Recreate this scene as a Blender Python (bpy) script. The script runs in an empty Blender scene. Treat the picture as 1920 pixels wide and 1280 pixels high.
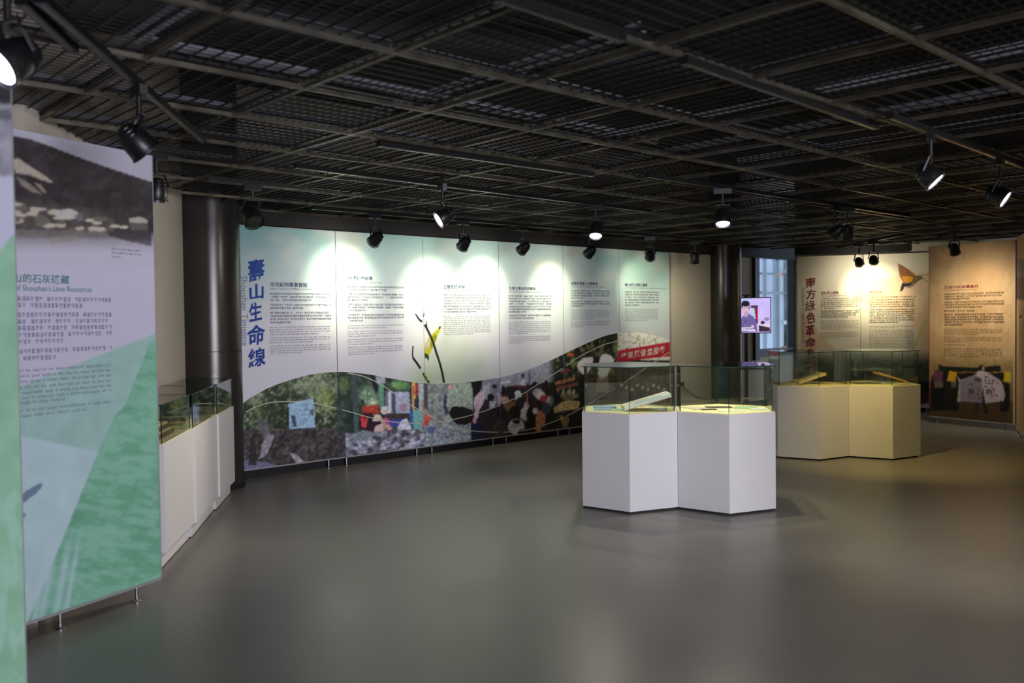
import bpy, math, random
import numpy as np
from mathutils import Vector, Matrix
C = bpy.context.scene.collection
sc = bpy.context.scene
rnd = random.Random(7)
# ------------------------------------------------------------------ camera
F_PX, PITCH, ROLL, H = 1679.0, 0.0258, -0.0121, 1.6
cp, sp, cr, sr = math.cos(PITCH), math.sin(PITCH), math.cos(ROLL), math.sin(ROLL)
FW = np.array([0, cp, -sp]); _u = np.array([0, sp, cp]); _r = np.array([1.0, 0, 0])
RT = cr * _r + sr * _u; UP = cr * _u - sr * _r
EYE = np.array([0, 0, H])
cam = bpy.data.cameras.new('camera'); camo = bpy.data.objects.new('camera', cam); C.objects.link(camo)
M = Matrix.Identity(4)
for k in range(3):
    M[k][0] = RT[k]; M[k][1] = UP[k]; M[k][2] = -FW[k]; M[k][3] = EYE[k]
camo.matrix_world = M
cam.sensor_width = 36; cam.lens = 36 * F_PX / 1920; cam.clip_start = .05; cam.clip_end = 200
cam.dof.use_dof = True; cam.dof.focus_distance = 9.0; cam.dof.aperture_fstop = 1.9
sc.camera = camo
sc.view_settings.view_transform = 'Standard'; sc.view_settings.look = 'None'
sc.view_settings.gamma = 1; sc.view_settings.use_curve_mapping = False
sc.view_settings.exposure = 0.0
# ------------------------------------------------------------------ world + daylight
w = bpy.data.worlds.new('world'); sc.world = w; w.use_nodes = True
w.node_tree.nodes['Background'].inputs[0].default_value = (.62, .74, .95, 1)
w.node_tree.nodes['Background'].inputs[1].default_value = 1.5

def area(name, loc, direction, sx, sy, power, color):
    l = bpy.data.lights.new(name, 'AREA'); l.shape = 'RECTANGLE'; l.size = sx; l.size_y = sy
    l.energy = power; l.color = color
    o = bpy.data.objects.new(name, l); C.objects.link(o); o.location = loc
    o.rotation_euler = Vector(direction).to_track_quat('-Z', 'Y').to_euler()
    return o
# the daylight of the three windows in the wall behind the camera
area('window_daylight', (4.3, -2.9, 1.6), (-.35, 1, -.02), 4.2, 1.7, 420, (.88, .86, 1.0)).data.spread = math.radians(130)

# ------------------------------------------------------------------ helpers
def ray(u, v): return FW + RT * (u - 960) / F_PX + UP * (640 - v) / F_PX
def at(u, v, z):
    D = ray(u, v); return EYE + D * ((z - H) / D[2])
class Plane:
    """vertical plane; e = direction to the right as seen, nrm = towards the viewer"""
    def __init__(s, n, d):
        s.n = np.array([math.cos(n), math.sin(n), 0]); s.d = d
        s.e = np.array([math.sin(n), -math.cos(n), 0]); s.o = s.n * d
        s.front = -s.n
        if s.e @ RT < 0: s.e = -s.e
    def hit(s, u, v):
        D = ray(u, v); return EYE + D * (s.d / (D @ s.n))
    def sz(s, u, v):
        P = s.hit(u, v); return float((P - s.o) @ s.e), float(P[2])
    def P(s, a, z, off=0.0): return s.o + s.e * a + np.array([0, 0, z]) + s.front * off
def plane2(p, q):
    dx, dy = q[0] - p[0], q[1] - p[1]; n = math.atan2(-dx, dy)
    d = p[0] * math.cos(n) + p[1] * math.sin(n)
    if d < 0: n += math.pi; d = -d
    return Plane(n, d)
def px_of(Pts):
    d = Pts - EYE; z = d @ FW
    return 960 + F_PX * (d @ RT) / z, 640 - F_PX * (d @ UP) / z
def lin(c):
    c = np.asarray(c, float) / 255.0
    return np.where(c <= .04045, c / 12.92, ((c + .055) / 1.055) ** 2.4)

ORG = {}
def empty(name, loc, label=None, cat=None, group=None):
    o = bpy.data.objects.new(name, None); C.objects.link(o); o.location = loc; o.empty_display_size = .1
    ORG[o] = np.array(loc, float); tag(o, label, cat, group); return o
def tag(o, label=None, cat=None, group=None, kind=None):
    if label: o['label'] = label
    if cat: o['category'] = cat
    if group: o['group'] = group
    if kind: o['kind'] = kind
    return o
class MB:
    def __init__(s): s.v = []; s.f = []; s.smooth = False
    def add(s, vs, fs):
        b = len(s.v); s.v += [tuple(map(float, p)) for p in vs]; s.f += [tuple(b + i for i in f) for f in fs]; return s
    def hexa(s, p):  # 8 corners: bottom 4 ccw, top 4
        return s.add(p, [(3, 2, 1, 0), (4, 5, 6, 7), (0, 1, 5, 4), (1, 2, 6, 5), (2, 3, 7, 6), (3, 0, 4, 7)])
    def box(s, c, sx, sy, sz, ang=0.0):
        ca, sa = math.cos(ang), math.sin(ang); P = []
        for z in (-sz / 2, sz / 2):
            for x, y in ((-sx/2, -sy/2), (sx/2, -sy/2), (sx/2, sy/2), (-sx/2, sy/2)):
                P.append((c[0] + x*ca - y*sa, c[1] + x*sa + y*ca, c[2] + z))
        return s.hexa(P)
    def bar(s, a, b, wd, ht):  # bar between points, width across, height along z-ish
        a = np.array(a, float); b = np.array(b, float); d = b - a; d /= np.linalg.norm(d)
        up = np.array([0, 0, 1.0]) if abs(d[2]) < .95 else np.array([1.0, 0, 0])
        x = np.cross(d, up); x /= np.linalg.norm(x); u = np.cross(x, d)
        P = [q + x*i*wd/2 + u*j*ht/2 for q in (a, b) for i, j in ((-1,-1),(1,-1),(1,1),(-1,1))]
        return s.hexa(P)
    def wire(s, a, b, wd, ht):  # open-ended bar
        a = np.array(a, float); b = np.array(b, float); d = b - a; d /= np.linalg.norm(d)
        x = np.cross(d, [0, 0, 1.0]); x /= np.linalg.norm(x); u = np.array([0, 0, 1.0])
        P = [q + x*i*wd/2 + u*j*ht/2 for q in (a, b) for i, j in ((-1,-1),(1,-1),(1,1),(-1,1))]
        return s.add(P, [(0,1,5,4),(1,2,6,5),(2,3,7,6),(3,0,4,7)])
    def prism(s, poly, z0, z1):
        n = len(poly); P = [(p[0], p[1], z0) for p in poly] + [(p[0], p[1], z1) for p in poly]
        return s.add(P, [tuple(range(n))[::-1], tuple(range(n, 2*n))] + [(i, (i+1) % n, n + (i+1) % n, n + i) for i in range(n)])
    def lathe(s, o, axis, prof, n=20, cap=True):  # prof: list (t along axis, r)
        o = np.array(o, float); a = np.array(axis, float); a /= np.linalg.norm(a)
        t = np.array([0, 0, 1.0]) if abs(a[2]) < .9 else np.array([1.0, 0, 0])
        x = np.cross(a, t); x /= np.linalg.norm(x); y = np.cross(a, x); V = []; Fc = []
        for tt, r in prof:
            for k in range(n):
                an = 2*math.pi*k/n; V.append(o + a*tt + (x*math.cos(an) + y*math.sin(an))*r)
        for j in range(len(prof)-1):
            for k in range(n):
                k2 = (k+1) % n; Fc.append((j*n+k, j*n+k2, (j+1)*n+k2, (j+1)*n+k))
        if cap: Fc += [tuple(range(n))[::-1], tuple(range((len(prof)-1)*n, len(prof)*n))]
        s.smooth = True
        return s.add(V, Fc)
    def tube(s, pts, r, n=6):
        for a, b in zip(pts[:-1], pts[1:]):
            d = np.array(b, float) - np.array(a, float); s.lathe(a, d, [(0, r), (np.linalg.norm(d), r)], n)
        return s
    def build(s, name, mat, parent=None, **kw):
        org = ORG[parent] if parent is not None else kw.pop('origin', np.zeros(3)); org = np.array(org, float)
        me = bpy.data.meshes.new(name); me.from_pydata([tuple(np.array(p) - org) for p in s.v], [], s.f)
        me.materials.append(mat)
        if s.smooth:
            me.polygons.foreach_set('use_smooth', [True]*len(me.polygons))
            try: me.set_sharp_from_angle(angle=math.radians(38))
            except Exception: pass
        me.update()
        o = bpy.data.objects.new(name, me); C.objects.link(o)
        if parent is not None: o.parent = parent
        else: o.location = org
        ORG[o] = org; tag(o, **kw); return o
def bevel(o, wd=.004, seg=2):
    m = o.modifiers.new('bevel', 'BEVEL'); m.width = wd; m.segments = seg; m.limit_method = 'ANGLE'; return o

# ------------------------------------------------------------------ materials
def mat(name, col, rough=.6, metal=0.0, noise=None, bump=0.0, spec=.5, emis=None, attr=None, coat=0.0):
    """col in sRGB 0-255; noise=(scale, amount) mottles the colour"""
    m = bpy.data.materials.new(name); m.use_nodes = True; nt = m.node_tree; b = nt.nodes['Principled BSDF']
    c = tuple(lin(col)) + (1,)
    b.inputs['Base Color'].default_value = c; b.inputs['Roughness'].default_value = rough
    b.inputs['Metallic'].default_value = metal; b.inputs['Specular IOR Level'].default_value = spec
    b.inputs['Coat Weight'].default_value = coat
    tc = nt.nodes.new('ShaderNodeTexCoord')
    if attr:
        a = nt.nodes.new('ShaderNodeAttribute'); a.attribute_name = attr
        nt.links.new(a.outputs['Color'], b.inputs['Base Color'])
        if emis:
            nt.links.new(a.outputs['Color'], b.inputs['Emission Color']); b.inputs['Emission Strength'].default_value = emis
            b.inputs['Base Color'].default_value = (0, 0, 0, 1)
    elif emis:
        b.inputs['Emission Color'].default_value = c; b.inputs['Emission Strength'].default_value = emis
    if noise:
        n = nt.nodes.new('ShaderNodeTexNoise'); n.inputs['Scale'].default_value = noise[0]; n.inputs['Detail'].default_value = 6
        nt.links.new(tc.outputs['Object'], n.inputs['Vector'])
        r = nt.nodes.new('ShaderNodeMapRange'); r.inputs[1].default_value = .3; r.inputs[2].default_value = .7
        r.inputs[3].default_value = 1 - noise[1]; r.inputs[4].default_value = 1 + noise[1]
        nt.links.new(n.outputs['Fac'], r.inputs[0])
        x = nt.nodes.new('ShaderNodeMix'); x.data_type = 'RGBA'; x.blend_type = 'MULTIPLY'; x.inputs[0].default_value = 1
        x.inputs[6].default_value = c; nt.links.new(r.outputs[0], x.inputs[7])
        nt.links.new(x.outputs[2], b.inputs['Base Color'])
        if bump:
            bp = nt.nodes.new('ShaderNodeBump'); bp.inputs['Strength'].default_value = bump; bp.inputs['Distance'].default_value = .01
            nt.links.new(n.outputs['Fac'], bp.inputs['Height']); nt.links.new(bp.outputs[0], b.inputs['Normal'])
    return m
def glass_mat(name, tint):
    m = bpy.data.materials.new(name); m.use_nodes = True; nt = m.node_tree; nt.nodes.clear()
    o = nt.nodes.new('ShaderNodeOutputMaterial'); t = nt.nodes.new('ShaderNodeBsdfTransparent'); g = nt.nodes.new('ShaderNodeBsdfGlossy')
    g.inputs['Roughness'].default_value = .015; t.inputs[0].default_value = tint
    fr = nt.nodes.new('ShaderNodeFresnel'); ge = nt.nodes.new('ShaderNodeNewGeometry')
    mr = nt.nodes.new('ShaderNodeMapRange'); mr.inputs[3].default_value = 1.45; mr.inputs[4].default_value = 1/1.45
    nt.links.new(ge.outputs['Backfacing'], mr.inputs[0]); nt.links.new(mr.outputs[0], fr.inputs[0])  # same sheet reflectance from either side
    mx = nt.nodes.new('ShaderNodeMixShader')
    nt.links.new(fr.outputs[0], mx.inputs[0]); nt.links.new(t.outputs[0], mx.inputs[1]); nt.links.new(g.outputs[0], mx.inputs[2])
    nt.links.new(mx.outputs[0], o.inputs[0]); return m
MAT = dict(
    wall=mat('wall_paint', (196, 186, 168), .8, noise=(3, .03), bump=.05),
    dark=mat('black_paint', (14, 14, 14), .7),
    void=mat('void_black', (9, 9, 9), .9),
    rail=mat('rail_metal', (124, 117, 103), .3, .85, noise=(9, .4)),
    wire=mat('wire_black', (19, 19, 19), .42, .2),
    channel=mat('channel_grey', (196, 192, 204), .5, .1, noise=(14, .25)),
    track=mat('track_black', (20, 20, 21), .35),
    lamp=mat('lamp_black', (20, 20, 22), .38, noise=(20, .2)),
    lens=mat('lens_glow', (222, 205, 255), .3, emis=14),
    lensoff=mat('lens_dim', (70, 68, 62), .15, .6),
    rim=mat('lamp_rim', (120, 118, 112), .25, .9),
    column=mat('column_dark', (66, 63, 60), .27, .55, noise=(1.5, .06)),
    alu=mat('aluminium_edge', (205, 205, 208), .35, .6),
    board=mat('board_edge', (128, 126, 148), .6),
    steel=mat('steel', (190, 192, 196), .2, 1.0),
    white=mat('white_laminate', (222, 218, 216), .55, noise=(6, .015)),
    kick=mat('kick_black', (24, 23, 26), .7),
    deck=mat('deck_cream', (236, 226, 178), .8),
    edge=mat('glass_edge', (24, 58, 54), .1, spec=.8),
    glass=glass_mat('case_glass', (.955, .98, .96, 1)),
    wglass=glass_mat('window_glass', (.93, .97, .98, 1)),
    prt=mat('print_ink', (200, 200, 200), .62, attr='ink', spec=.3),
    txt_navy=mat('ink_navy', (52, 56, 92), .6), txt_blue=mat('ink_blue', (14, 66, 150), .6),
    txt_grey=mat('ink_grey', (116, 122, 138), .6), txt_body=mat('ink_body', (92, 92, 116), .6),
    txt_red=mat('ink_crimson', (122, 14, 44), .6), txt_brown=mat('ink_brown', (74, 56, 40), .6),
    txt_teal=mat('ink_teal', (62, 128, 122), .6), txt_white=mat('ink_white', (225, 215, 205), .6),
    txt_soft=mat('ink_soft', (136, 134, 164), .6), line=mat('ink_line', (214, 208, 190), .6), txt_black=mat('ink_black', (30, 25, 35), .6),
    paper=mat('paper', (222, 224, 214), .7), paperb=mat('paper_blue', (150, 178, 200), .6), paperg=mat('paper_green', (160, 196, 160), .6),
    papery=mat('paper_aged', (216, 190, 130), .75, noise=(25, .12)), wood=mat('brown_wood', (104, 72, 42), .5, noise=(12, .3)),
    photo=mat('photo_dark', (78, 72, 62), .5, noise=(40, .5)), pinkp=mat('paper_pink', (214, 196, 190), .7),
    ochre=mat('ochre_cover', (206, 166, 78), .6), blackm=mat('black_metal', (12, 12, 14), .4),
)
def floor_mat():
    m = bpy.data.materials.new('polished_concrete'); m.use_nodes = True; nt = m.node_tree; b = nt.nodes['Principled BSDF']
    tc = nt.nodes.new('ShaderNodeTexCoord')
    n1 = nt.nodes.new('ShaderNodeTexNoise'); n1.inputs['Scale'].default_value = .9; n1.inputs['Detail'].default_value = 3; n1.inputs['Roughness'].default_value = .5
    n2 = nt.nodes.new('ShaderNodeTexNoise'); n2.inputs['Scale'].default_value = 60; n2.inputs['Detail'].default_value = 3
    for n in (n1, n2): nt.links.new(tc.outputs['Object'], n.inputs['Vector'])
    r = nt.nodes.new('ShaderNodeValToRGB'); e = r.color_ramp.elements
    e[0].position = .15; e[0].color = tuple(lin((104, 101, 96))) + (1,); e[1].position = .85; e[1].color = tuple(lin((134, 130, 122))) + (1,)
    nt.links.new(n1.outputs['Fac'], r.inputs[0])
    x = nt.nodes.new('ShaderNodeMix'); x.data_type = 'RGBA'; x.blend_type = 'OVERLAY'; x.inputs[0].default_value = .12
    nt.links.new(r.outputs[0], x.inputs[6]); nt.links.new(n2.outputs['Color'], x.inputs[7]); nt.links.new(x.outputs[2], b.inputs['Base Color'])
    rr = nt.nodes.new('ShaderNodeMapRange'); rr.inputs[1].default_value = .1; rr.inputs[2].default_value = .9; rr.inputs[3].default_value = .27; rr.inputs[4].default_value = .42
    nt.links.new(n1.outputs['Fac'], rr.inputs[0]); nt.links.new(rr.outputs[0], b.inputs['Roughness'])
    b.inputs['Specular IOR Level'].default_value = .5
    bp = nt.nodes.new('ShaderNodeBump'); bp.inputs['Strength'].default_value = .08; bp.inputs['Distance'].default_value = .004
    nt.links.new(n2.outputs['Fac'], bp.inputs['Height']); nt.links.new(bp.outputs[0], b.inputs['Normal'])
    return m
MAT['floor'] = floor_mat()

# ------------------------------------------------------------------ planes of the walls and panels
ZB, ZT, ZC, ZTOP = .088, 2.574, 2.72, 4.0
PW = Plane(2.3064, 7.762 * 1.1)
PL = Plane(2.6902, 3.7894 * 1.1)
PR2 = Plane(.5269, 10.796 * 1.1)
PR1 = plane2(at(1495, 481, ZT), at(1742, 473, ZT))
a_, b_ = at(1905, 445, ZT), at(1920, 437, ZT)
PR3 = plane2(a_, b_); PR3.e = -PR3.e  # its right end is the one nearer the camera
p0 = at(19, 150, ZT); PL0 = Plane(2.6902, float(p0[:2] @ np.array([math.cos(2.6902), math.sin(2.6902)])))

def wallbox(name, p, q, z0, z1, m='wall', th=.15, side=1, parent=None):
    """wall from p to q (xy), thickness away from the room (side=+1: to the left of p->q)"""
    p = np.array(p[:2], float); q = np.array(q[:2], float); d = (q - p) / np.linalg.norm(q - p); n = np.array([-d[1], d[0]]) * side * th
    mb = MB().prism([p, q, q + n, p + n][::side], z0, z1)
    return mb.build(name, MAT[m], parent, kind='structure')

# floor and ceiling slab
MB().prism([(-6, -4.6), (9.2, -4.6), (9.2, 19), (-6, 19)], -.12, 0).build('floor', MAT['floor'], kind='structure')
ceil = MB().prism([(-6, -4.6), (9.2, -4.6), (9.2, 19), (-6, 19)], ZTOP, ZTOP + .12).build('ceiling', MAT['void'], kind='structure')

# left wall
wl0 = at(28, 200, ZC)[:2]; wl1 = at(345, 382, ZC)[:2]; wd = (wl1 - wl0) / np.linalg.norm(wl1 - wl0)
LA = wl0 + wd * .12; LB = wl0 + wd * 4.75
wallbox('wall_left', LA, LB, 0, ZTOP)
wallbox('wall_left.001', (-4.6, LA[1]), LA, 0, ZTOP)
wallbox('wall_left.002', (-4.6, -3.0), (-4.6, LA[1]), 0, ZTOP)
# long back wall behind the mural boards, with the window at its far end
def wp(u, v=600, off=-.08): # xy on the wall line seen at pixel column u
    pl = Plane(2.3064, 7.762*1.1 + .08); return pl.hit(u, v)[:2]
W0 = wp(1330) - PW.e[:2] * 8.2
uA, uB = 1418, 1489
zsill = Plane(2.3064, 7.762*1.1 + .08).hit(1440, 658)[2]; zhead = 2.66
wallbox('wall_back', W0, wp(uA), 0, ZTOP)
wallbox('wall_back.001', wp(uA), wp(uB), 0, zsill)
wallbox('wall_back.002', wp(uA), wp(uB), zhead, ZTOP)
WE = wp(uB) + PW.e[:2] * .5
wallbox('wall_back.003', wp(uB), WE, 0, ZTOP)
# right-hand walls behind the tan boards
def off_pt(pl, u, o): P = pl.hit(u, 600) - pl.front * o; return P[:2]
R0 = off_pt(PR1, 1490, .12); R1 = off_pt(PR1, 1800, .12)
wallbox('wall_right', R0, R1, 0, ZTOP)
wallbox('wall_right.001', R1, (9.0, 12.5), 0, ZTOP)
wallbox('wall_right.002', (9.0, 12.5), (9.0, -3.0), 0, ZTOP)
# unseen wall added behind the last tan board to shade the rear cases
wallbox('wall_light_blocker', (6.95, 11.5), (6.62, 10.2), 0, ZTOP); wallbox('wall_light_blocker.001', (6.62, 10.2), (3.3, 3.9), 0, ZTOP)
# wall behind the camera: three window bays
wallbox('wall_front', (9.0, -3.0), (-4.6, -3.0), 0, .6)
wallbox('wall_front.001', (9.0, -3.0), (-4.6, -3.0), 2.5, ZTOP)
wn = 0
for i, (xa, xb, solid) in enumerate([(9.0, 6.5, 1), (6.5, 4.5, 0), (4.5, 4.3, 1), (4.3, 2.3, 0), (2.3, -4.6, 1)]):
    if solid: wallbox('wall_front.%03d' % (i + 2), (xa, -3.0), (xb, -3.0), .6, 2.5)
    else:
        wn += 1
        g = MB().box(((xa+xb)/2, -3.07, 1.55), 1.99, .01, 1.89).build('window_%d' % wn, MAT['wglass'], kind='structure', origin=((xa+xb)/2, -3.07, .6))
        fr = MB()
        for c, sx, sz in (((xa+xb)/2, 2.0, 0),):
            fr.box((c, -3.05, .625), 2, .06, .05).box((c, -3.05, 2.475), 2, .06, .05).box((xa-.025, -3.05, 1.55), .05, .06, 1.8).box((xb+.025, -3.05, 1.55), .05, .06, 1.8).box((c, -3.05, 1.55), .05, .05, 1.8)
        fr.build('window_frame', MAT['blackm'], g)
# black skirting along the display walls
def skirt(name, p, q, side=-1, h=.13):
    p = np.array(p[:2], float); q = np.array(q[:2], float); dd = (q-p)/np.linalg.norm(q-p); n = np.array([-dd[1], dd[0]])*side
    MB().prism([p + n*.001, p + n*.012, q + n*.012, q + n*.001], 0, h).build(name, MAT['kick'], kind='structure')
skirt('baseboard_back', W0 + PW.e[:2]*.1, wp(1490)); skirt('baseboard_right', R0, R1); skirt('baseboard_right.001', R1, (9.0, 12.5)); skirt('baseboard_left', LA, LB)
# dark fascia above the long wall and above the right-hand walls, up to the mesh ceiling
def fascia(name, p, q, z0, z1, d=.05, side=-1):
    p = np.array(p[:2], float); q = np.array(q[:2], float); dd = (q-p)/np.linalg.norm(q-p); n = np.array([-dd[1], dd[0]])*side
    return MB().prism([p + n*.001, p + n*d, q + n*d, q + n*.001], z0, z1).build(name, MAT['dark'], kind='structure')
fascia('trim_1', wp(420), wp(1493), ZT + .012, ZC + .3, .10)
fascia('trim_2', R0, (R0*.0 + R0 + (R1-R0)*.70), ZT + .03, ZC + .3, .07)

# ------------------------------------------------------------------ window at the end of the long wall, and what stands outside
gp, gq = wp(uA), wp(uB); gd = (gq - gp) / np.linalg.norm(gq - gp); gn = np.array([-gd[1], gd[0]]); gw = np.linalg.norm(gq-gp)
mid = (gp + gq)/2 + gn*.07; ga = math.atan2(gd[1], gd[0])
win = MB().box((*mid, (zsill+zhead)/2), gw, .01, zhead - zsill, ga).build('window_5', MAT['wglass'], kind='structure', origin=(*mid, zsill))
fr = MB(); zc = (zsill+zhead)/2
fr.box((*(gp + gn*.03 + gd*.02), zc), .08, .12, zhead-zsill, ga); fr.box((*(gq + gn*.03 - gd*.02), zc), .08, .12, zhead-zsill, ga)
fr.box((*((gp+gq)/2 + gn*.03), zsill-.02), gw+.1, .12, .12, ga)
fr.box((*((gp+gq)/2 + gn*.03), zhead), gw+.1, .12, .07, ga); fr.build('window_frame', MAT['blackm'], win)
# wide black jamb left of the pane
jl = wp(1412) - gn*.03
MB().box((*((gp + jl)/2 - gn*.0), (zsill + zhead)/2 - .07), np.linalg.norm(gp-jl)+.03, .09, zhead-zsill+.14, ga).build('trim_3', MAT['blackm'], kind='structure')
jr = wp(1497) - gn*.03
MB().box((*((gq + jr)/2), 1.3), np.linalg.norm(gq-jr)+.02, .12, 2.7, ga).build('trim_4', mat('jamb_slate', (52, 50, 62), .5), kind='structure')
# outside: facade, pipes, stair
m_ext = mat('facade_slate', (150, 165, 178), .8, noise=(2, .05)); m_extl = mat('facade_pale', (205, 216, 232), .8); m_extp = mat('pipe_white', (225, 230, 235), .5); m_or = mat('brace_orange', (214, 140, 84), .6); m_gal = mat('galvanised', (112, 126, 140), .5, .3)
ex = Plane(2.3064, 7.762*1.1 + 3.2)
fc = MB(); s0 = ex.sz(1330, 560)[0]; s1 = ex.sz(1600, 560)[0]
def exbox(mb, u0, u1, v0, v1, off, th, pl=ex):
    a0, zt = pl.sz(u0, v0); _, zb = pl.sz(u0, v1); a1, _ = pl.sz(u1, v0)
    c = pl.P((a0+a1)/2, (zt+zb)/2, off); mb.box(c, abs(a1-a0), th, abs(zt-zb), math.atan2(pl.e[1], pl.e[0]))
bld = empty('neighbouring_building', tuple(ex.P((s0+s1)/2, -.5)), 'grey-blue building with outside stair seen through the narrow window', 'building')
m = MB(); m.box(ex.P((s0+s1)/2, 2.0, -.1), s1-s0+3, .2, 5.0, math.atan2(ex.e[1], ex.e[0])); m.build('wall', m_ext, bld)
m = MB(); exbox(m, 1434, 1445, 440, 690, .02, .05); exbox(m, 1415, 1426, 440, 690, .02, .05); m.build('pale_strip', m_extl, bld)
for u in (1457, 1460.5):
    a0, z = ex.sz(u, 500); MB().lathe(ex.P(a0, -.4, .08), (0, 0, 1), [(0, .03), (4.5, .03)], 10).build('drainpipe', m_extp, bld)
for v0, v1 in ((511, 515), (547, 551)):
    m = MB(); exbox(m, 1415, 1500, v0, v1, .16, .06); m.build('crossbeam', m_gal, bld)
a0, z = ex.sz(1458, 512); sh = MB().lathe(ex.P(a0, z, .35), (0, 0, 1), [(0, .17), (.1, .12), (.2, .03), (.24, .02)], 16).build('lamp_shade', m_extp, bld)
m = MB(); exbox(m, 1455, 1466, 601, 608, .15, .12); m.build('meter_box', m_extp, bld)
for k in range(10):
    v = 575 + k*9; m = MB(); exbox(m, 1469 + max(0, 6 - k), 1496, v, v+2, .12, .3); m.build('stair_tread', m_gal, bld)
for k in range(7):
    m = MB(); exbox(m, 1470.5 + k*2.4, 1471.6 + k*2.4, 478, 560 + k*3, .2, .03); m.build('baluster', m_extp, bld)
for (u0, v0, u1, v1) in ((1473, 515, 1487, 532), (1478, 626, 1486, 640), (1486, 640, 1486, 652), (1446, 651, 1486, 650), (1438, 519, 1443, 514)):
    A = ex.sz(u0, v0); B = ex.sz(u1, v1); MB().bar(ex.P(A[0], A[1], .3), ex.P(B[0], B[1], .3), .06, .06).build('brace', m_or, bld)

# ------------------------------------------------------------------ columns
def column(px, yb, dist, r, label):
    D = ray(px, yb); xy = D[:2] / np.linalg.norm(D[:2]) * dist if dist else at(px, yb, 0)[:2]
    e = empty('column', (*xy, 0), label, 'column')
    MB().lathe((*xy, 0), (0, 0, 1), [(0, r), (1.318, r)], 48, False).build('lower_shaft', MAT['column'], e)
    MB().lathe((*xy, 1.318), (0, 0, 1), [(0, r*.985), (.006, r*.985)], 48, False).build('joint_ring', MAT['dark'], e)
    MB().lathe((*xy, 1.324), (0, 0, 1), [(0, r), (ZTOP - 1.324, r)], 48, False).build('upper_shaft', MAT['column'], e)
    MB().lathe((*xy, 0), (0, 0, 1), [(0, r+.008), (.05, r+.008), (.055, r)], 48, False).build('base_ring', MAT['dark'], e)
    return xy
col1 = (-2.92, 8.72)
column(397, 700, 9.12, .285, 'thick dark grey metal-clad column between the left cases and the long mural')
column(1358, 690, 15.1, .285, 'dark round column in the far corner beside the television')

# ------------------------------------------------------------------ mesh ceiling
KS = (ZC - H) / 2.0406
TH = -2.3946; CA = .7565; G0 = np.array([4.1172, 9.6416]) * KS
A_ = np.array([math.cos(TH), math.sin(TH)]); B_ = np.array([math.sin(TH), -math.cos(TH)])
CA = 1.3783 * KS
def gpt(i, j): return G0 + A_*i*CA + B_*j*CA
def inroom(p, m=0.0):
    if p @ PW.n[:2] > PW.d + .02 - m: return False
    if (p - LA) @ np.array([wd[1], -wd[0]]) < m and p[1] > LA[1]: return False
    if p[0] < -4.5 or p[1] < -1.5 or p[0] > 8.9: return False
    if p @ PR1.n[:2] > PR1.d + .1 - m: return False
    if p[1] < 12 and p[0] > 8.8: return False
    return True
cells = []
for i in range(-24, 14):
    for j in range(-18, 16):
        c = gpt(i+.5, j+.5)
        if not inroom(c, .1): continue
        if c[1] < .6: continue
        u, v = px_of(np.array([c[0], c[1], ZC]))
        if not (-190 < u < 2110 and -230 < v): continue
        cells.append((np.linalg.norm(c), i, j))
cells.sort()
def mesh_panel_mesh(rot):
    mb = MB(); h = CA/2 - .009; n1, n2 = 9, 15
    for k in range(1, n1):
        t = -h + 2*h*k/n1; a, b = ((t, -h, .0), (t, h, .0)) if rot else ((-h, t, .0), (h, t, .0)); mb.wire(a, b, .0045, .009)
    for k in range(1, n2):
        t = -h + 2*h*k/n2; a, b = ((-h, t, .008), (h, t, .008)) if rot else ((t, -h, .008), (t, h, .008)); mb.wire(a, b, .003, .004)
    for s in (-1, 1):
        mb.bar((s*h, -h, .005), (s*h, h, .005), .008, .012); mb.bar((-h, s*h, .005), (h, s*h, .005), .008, .012)
    me = bpy.data.meshes.new('mesh_panel'); me.from_pydata(mb.v, [], mb.f); me.materials.append(MAT['wire']); me.update(); return me
pm = [mesh_panel_mesh(0), mesh_panel_mesh(1)]
gang = math.atan2(A_[1], A_[0])
rest = []
for n, (_, i, j) in enumerate(cells):
    c = gpt(i+.5, j+.5)
    if n >= 290: rest.append((i, j)); continue
    o = bpy.data.objects.new('mesh_panel', pm[(i*7 + j*3) % 3 > 0]); C.objects.link(o); o.parent = ceil
    o.location = (c[0], c[1], ZC + .03); o.rotation_euler = (0, 0, gang)
if rest:
    mb = MB()
    for i, j in rest:
        for k in range(1, 9):
            a = gpt(i + k/9, j+.02); b = gpt(i + k/9, j+.98); mb.wire((*a, ZC+.03), (*b, ZC+.03), .0065, .012)
    mb.build('far_mesh_panels', MAT['wire'], ceil, kind='stuff')
# rails along both grid directions: T-shaped, one part per run, cut to the room
def runs(fn, lo, hi):
    out = []; cur = None
    for k in np.arange(lo, hi, .1):
        p = fn(k); ok = inroom(p) and p[1] > .2 and p[1] < 17
        if ok: cur = [k, k] if cur is None else [cur[0], k]
        elif cur: out.append(cur); cur = None
    if cur: out.append(cur)
    return [r for r in out if r[1]-r[0] > .6]
nr = 0
for ax in (0, 1):
    for i in range(-24, 15):
        fn = (lambda k, i=i: gpt(i, k)) if ax == 0 else (lambda k, i=i: gpt(k, i))
        for k0, k1 in runs(fn, -22, 16):
            p, q = fn(k0), fn(k1)
            # cut each run in lengths, tiny level differences as in real grids
            mb = MB(); mb.bar((*p, ZC), (*q, ZC), .014, .004); mb.bar((*p, ZC+.010), (*q, ZC+.010), .004, .014)
            off = (B_ if ax else A_) * .0075
            mb.bar((*(p+off), ZC-.003), (*(q+off), ZC-.003), .004, .008); mb.bar((*(p-off), ZC-.003), (*(q-off), ZC-.003), .004, .008)
            mb.build('ceiling_rail', MAT['rail'], ceil); nr += 1
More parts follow.
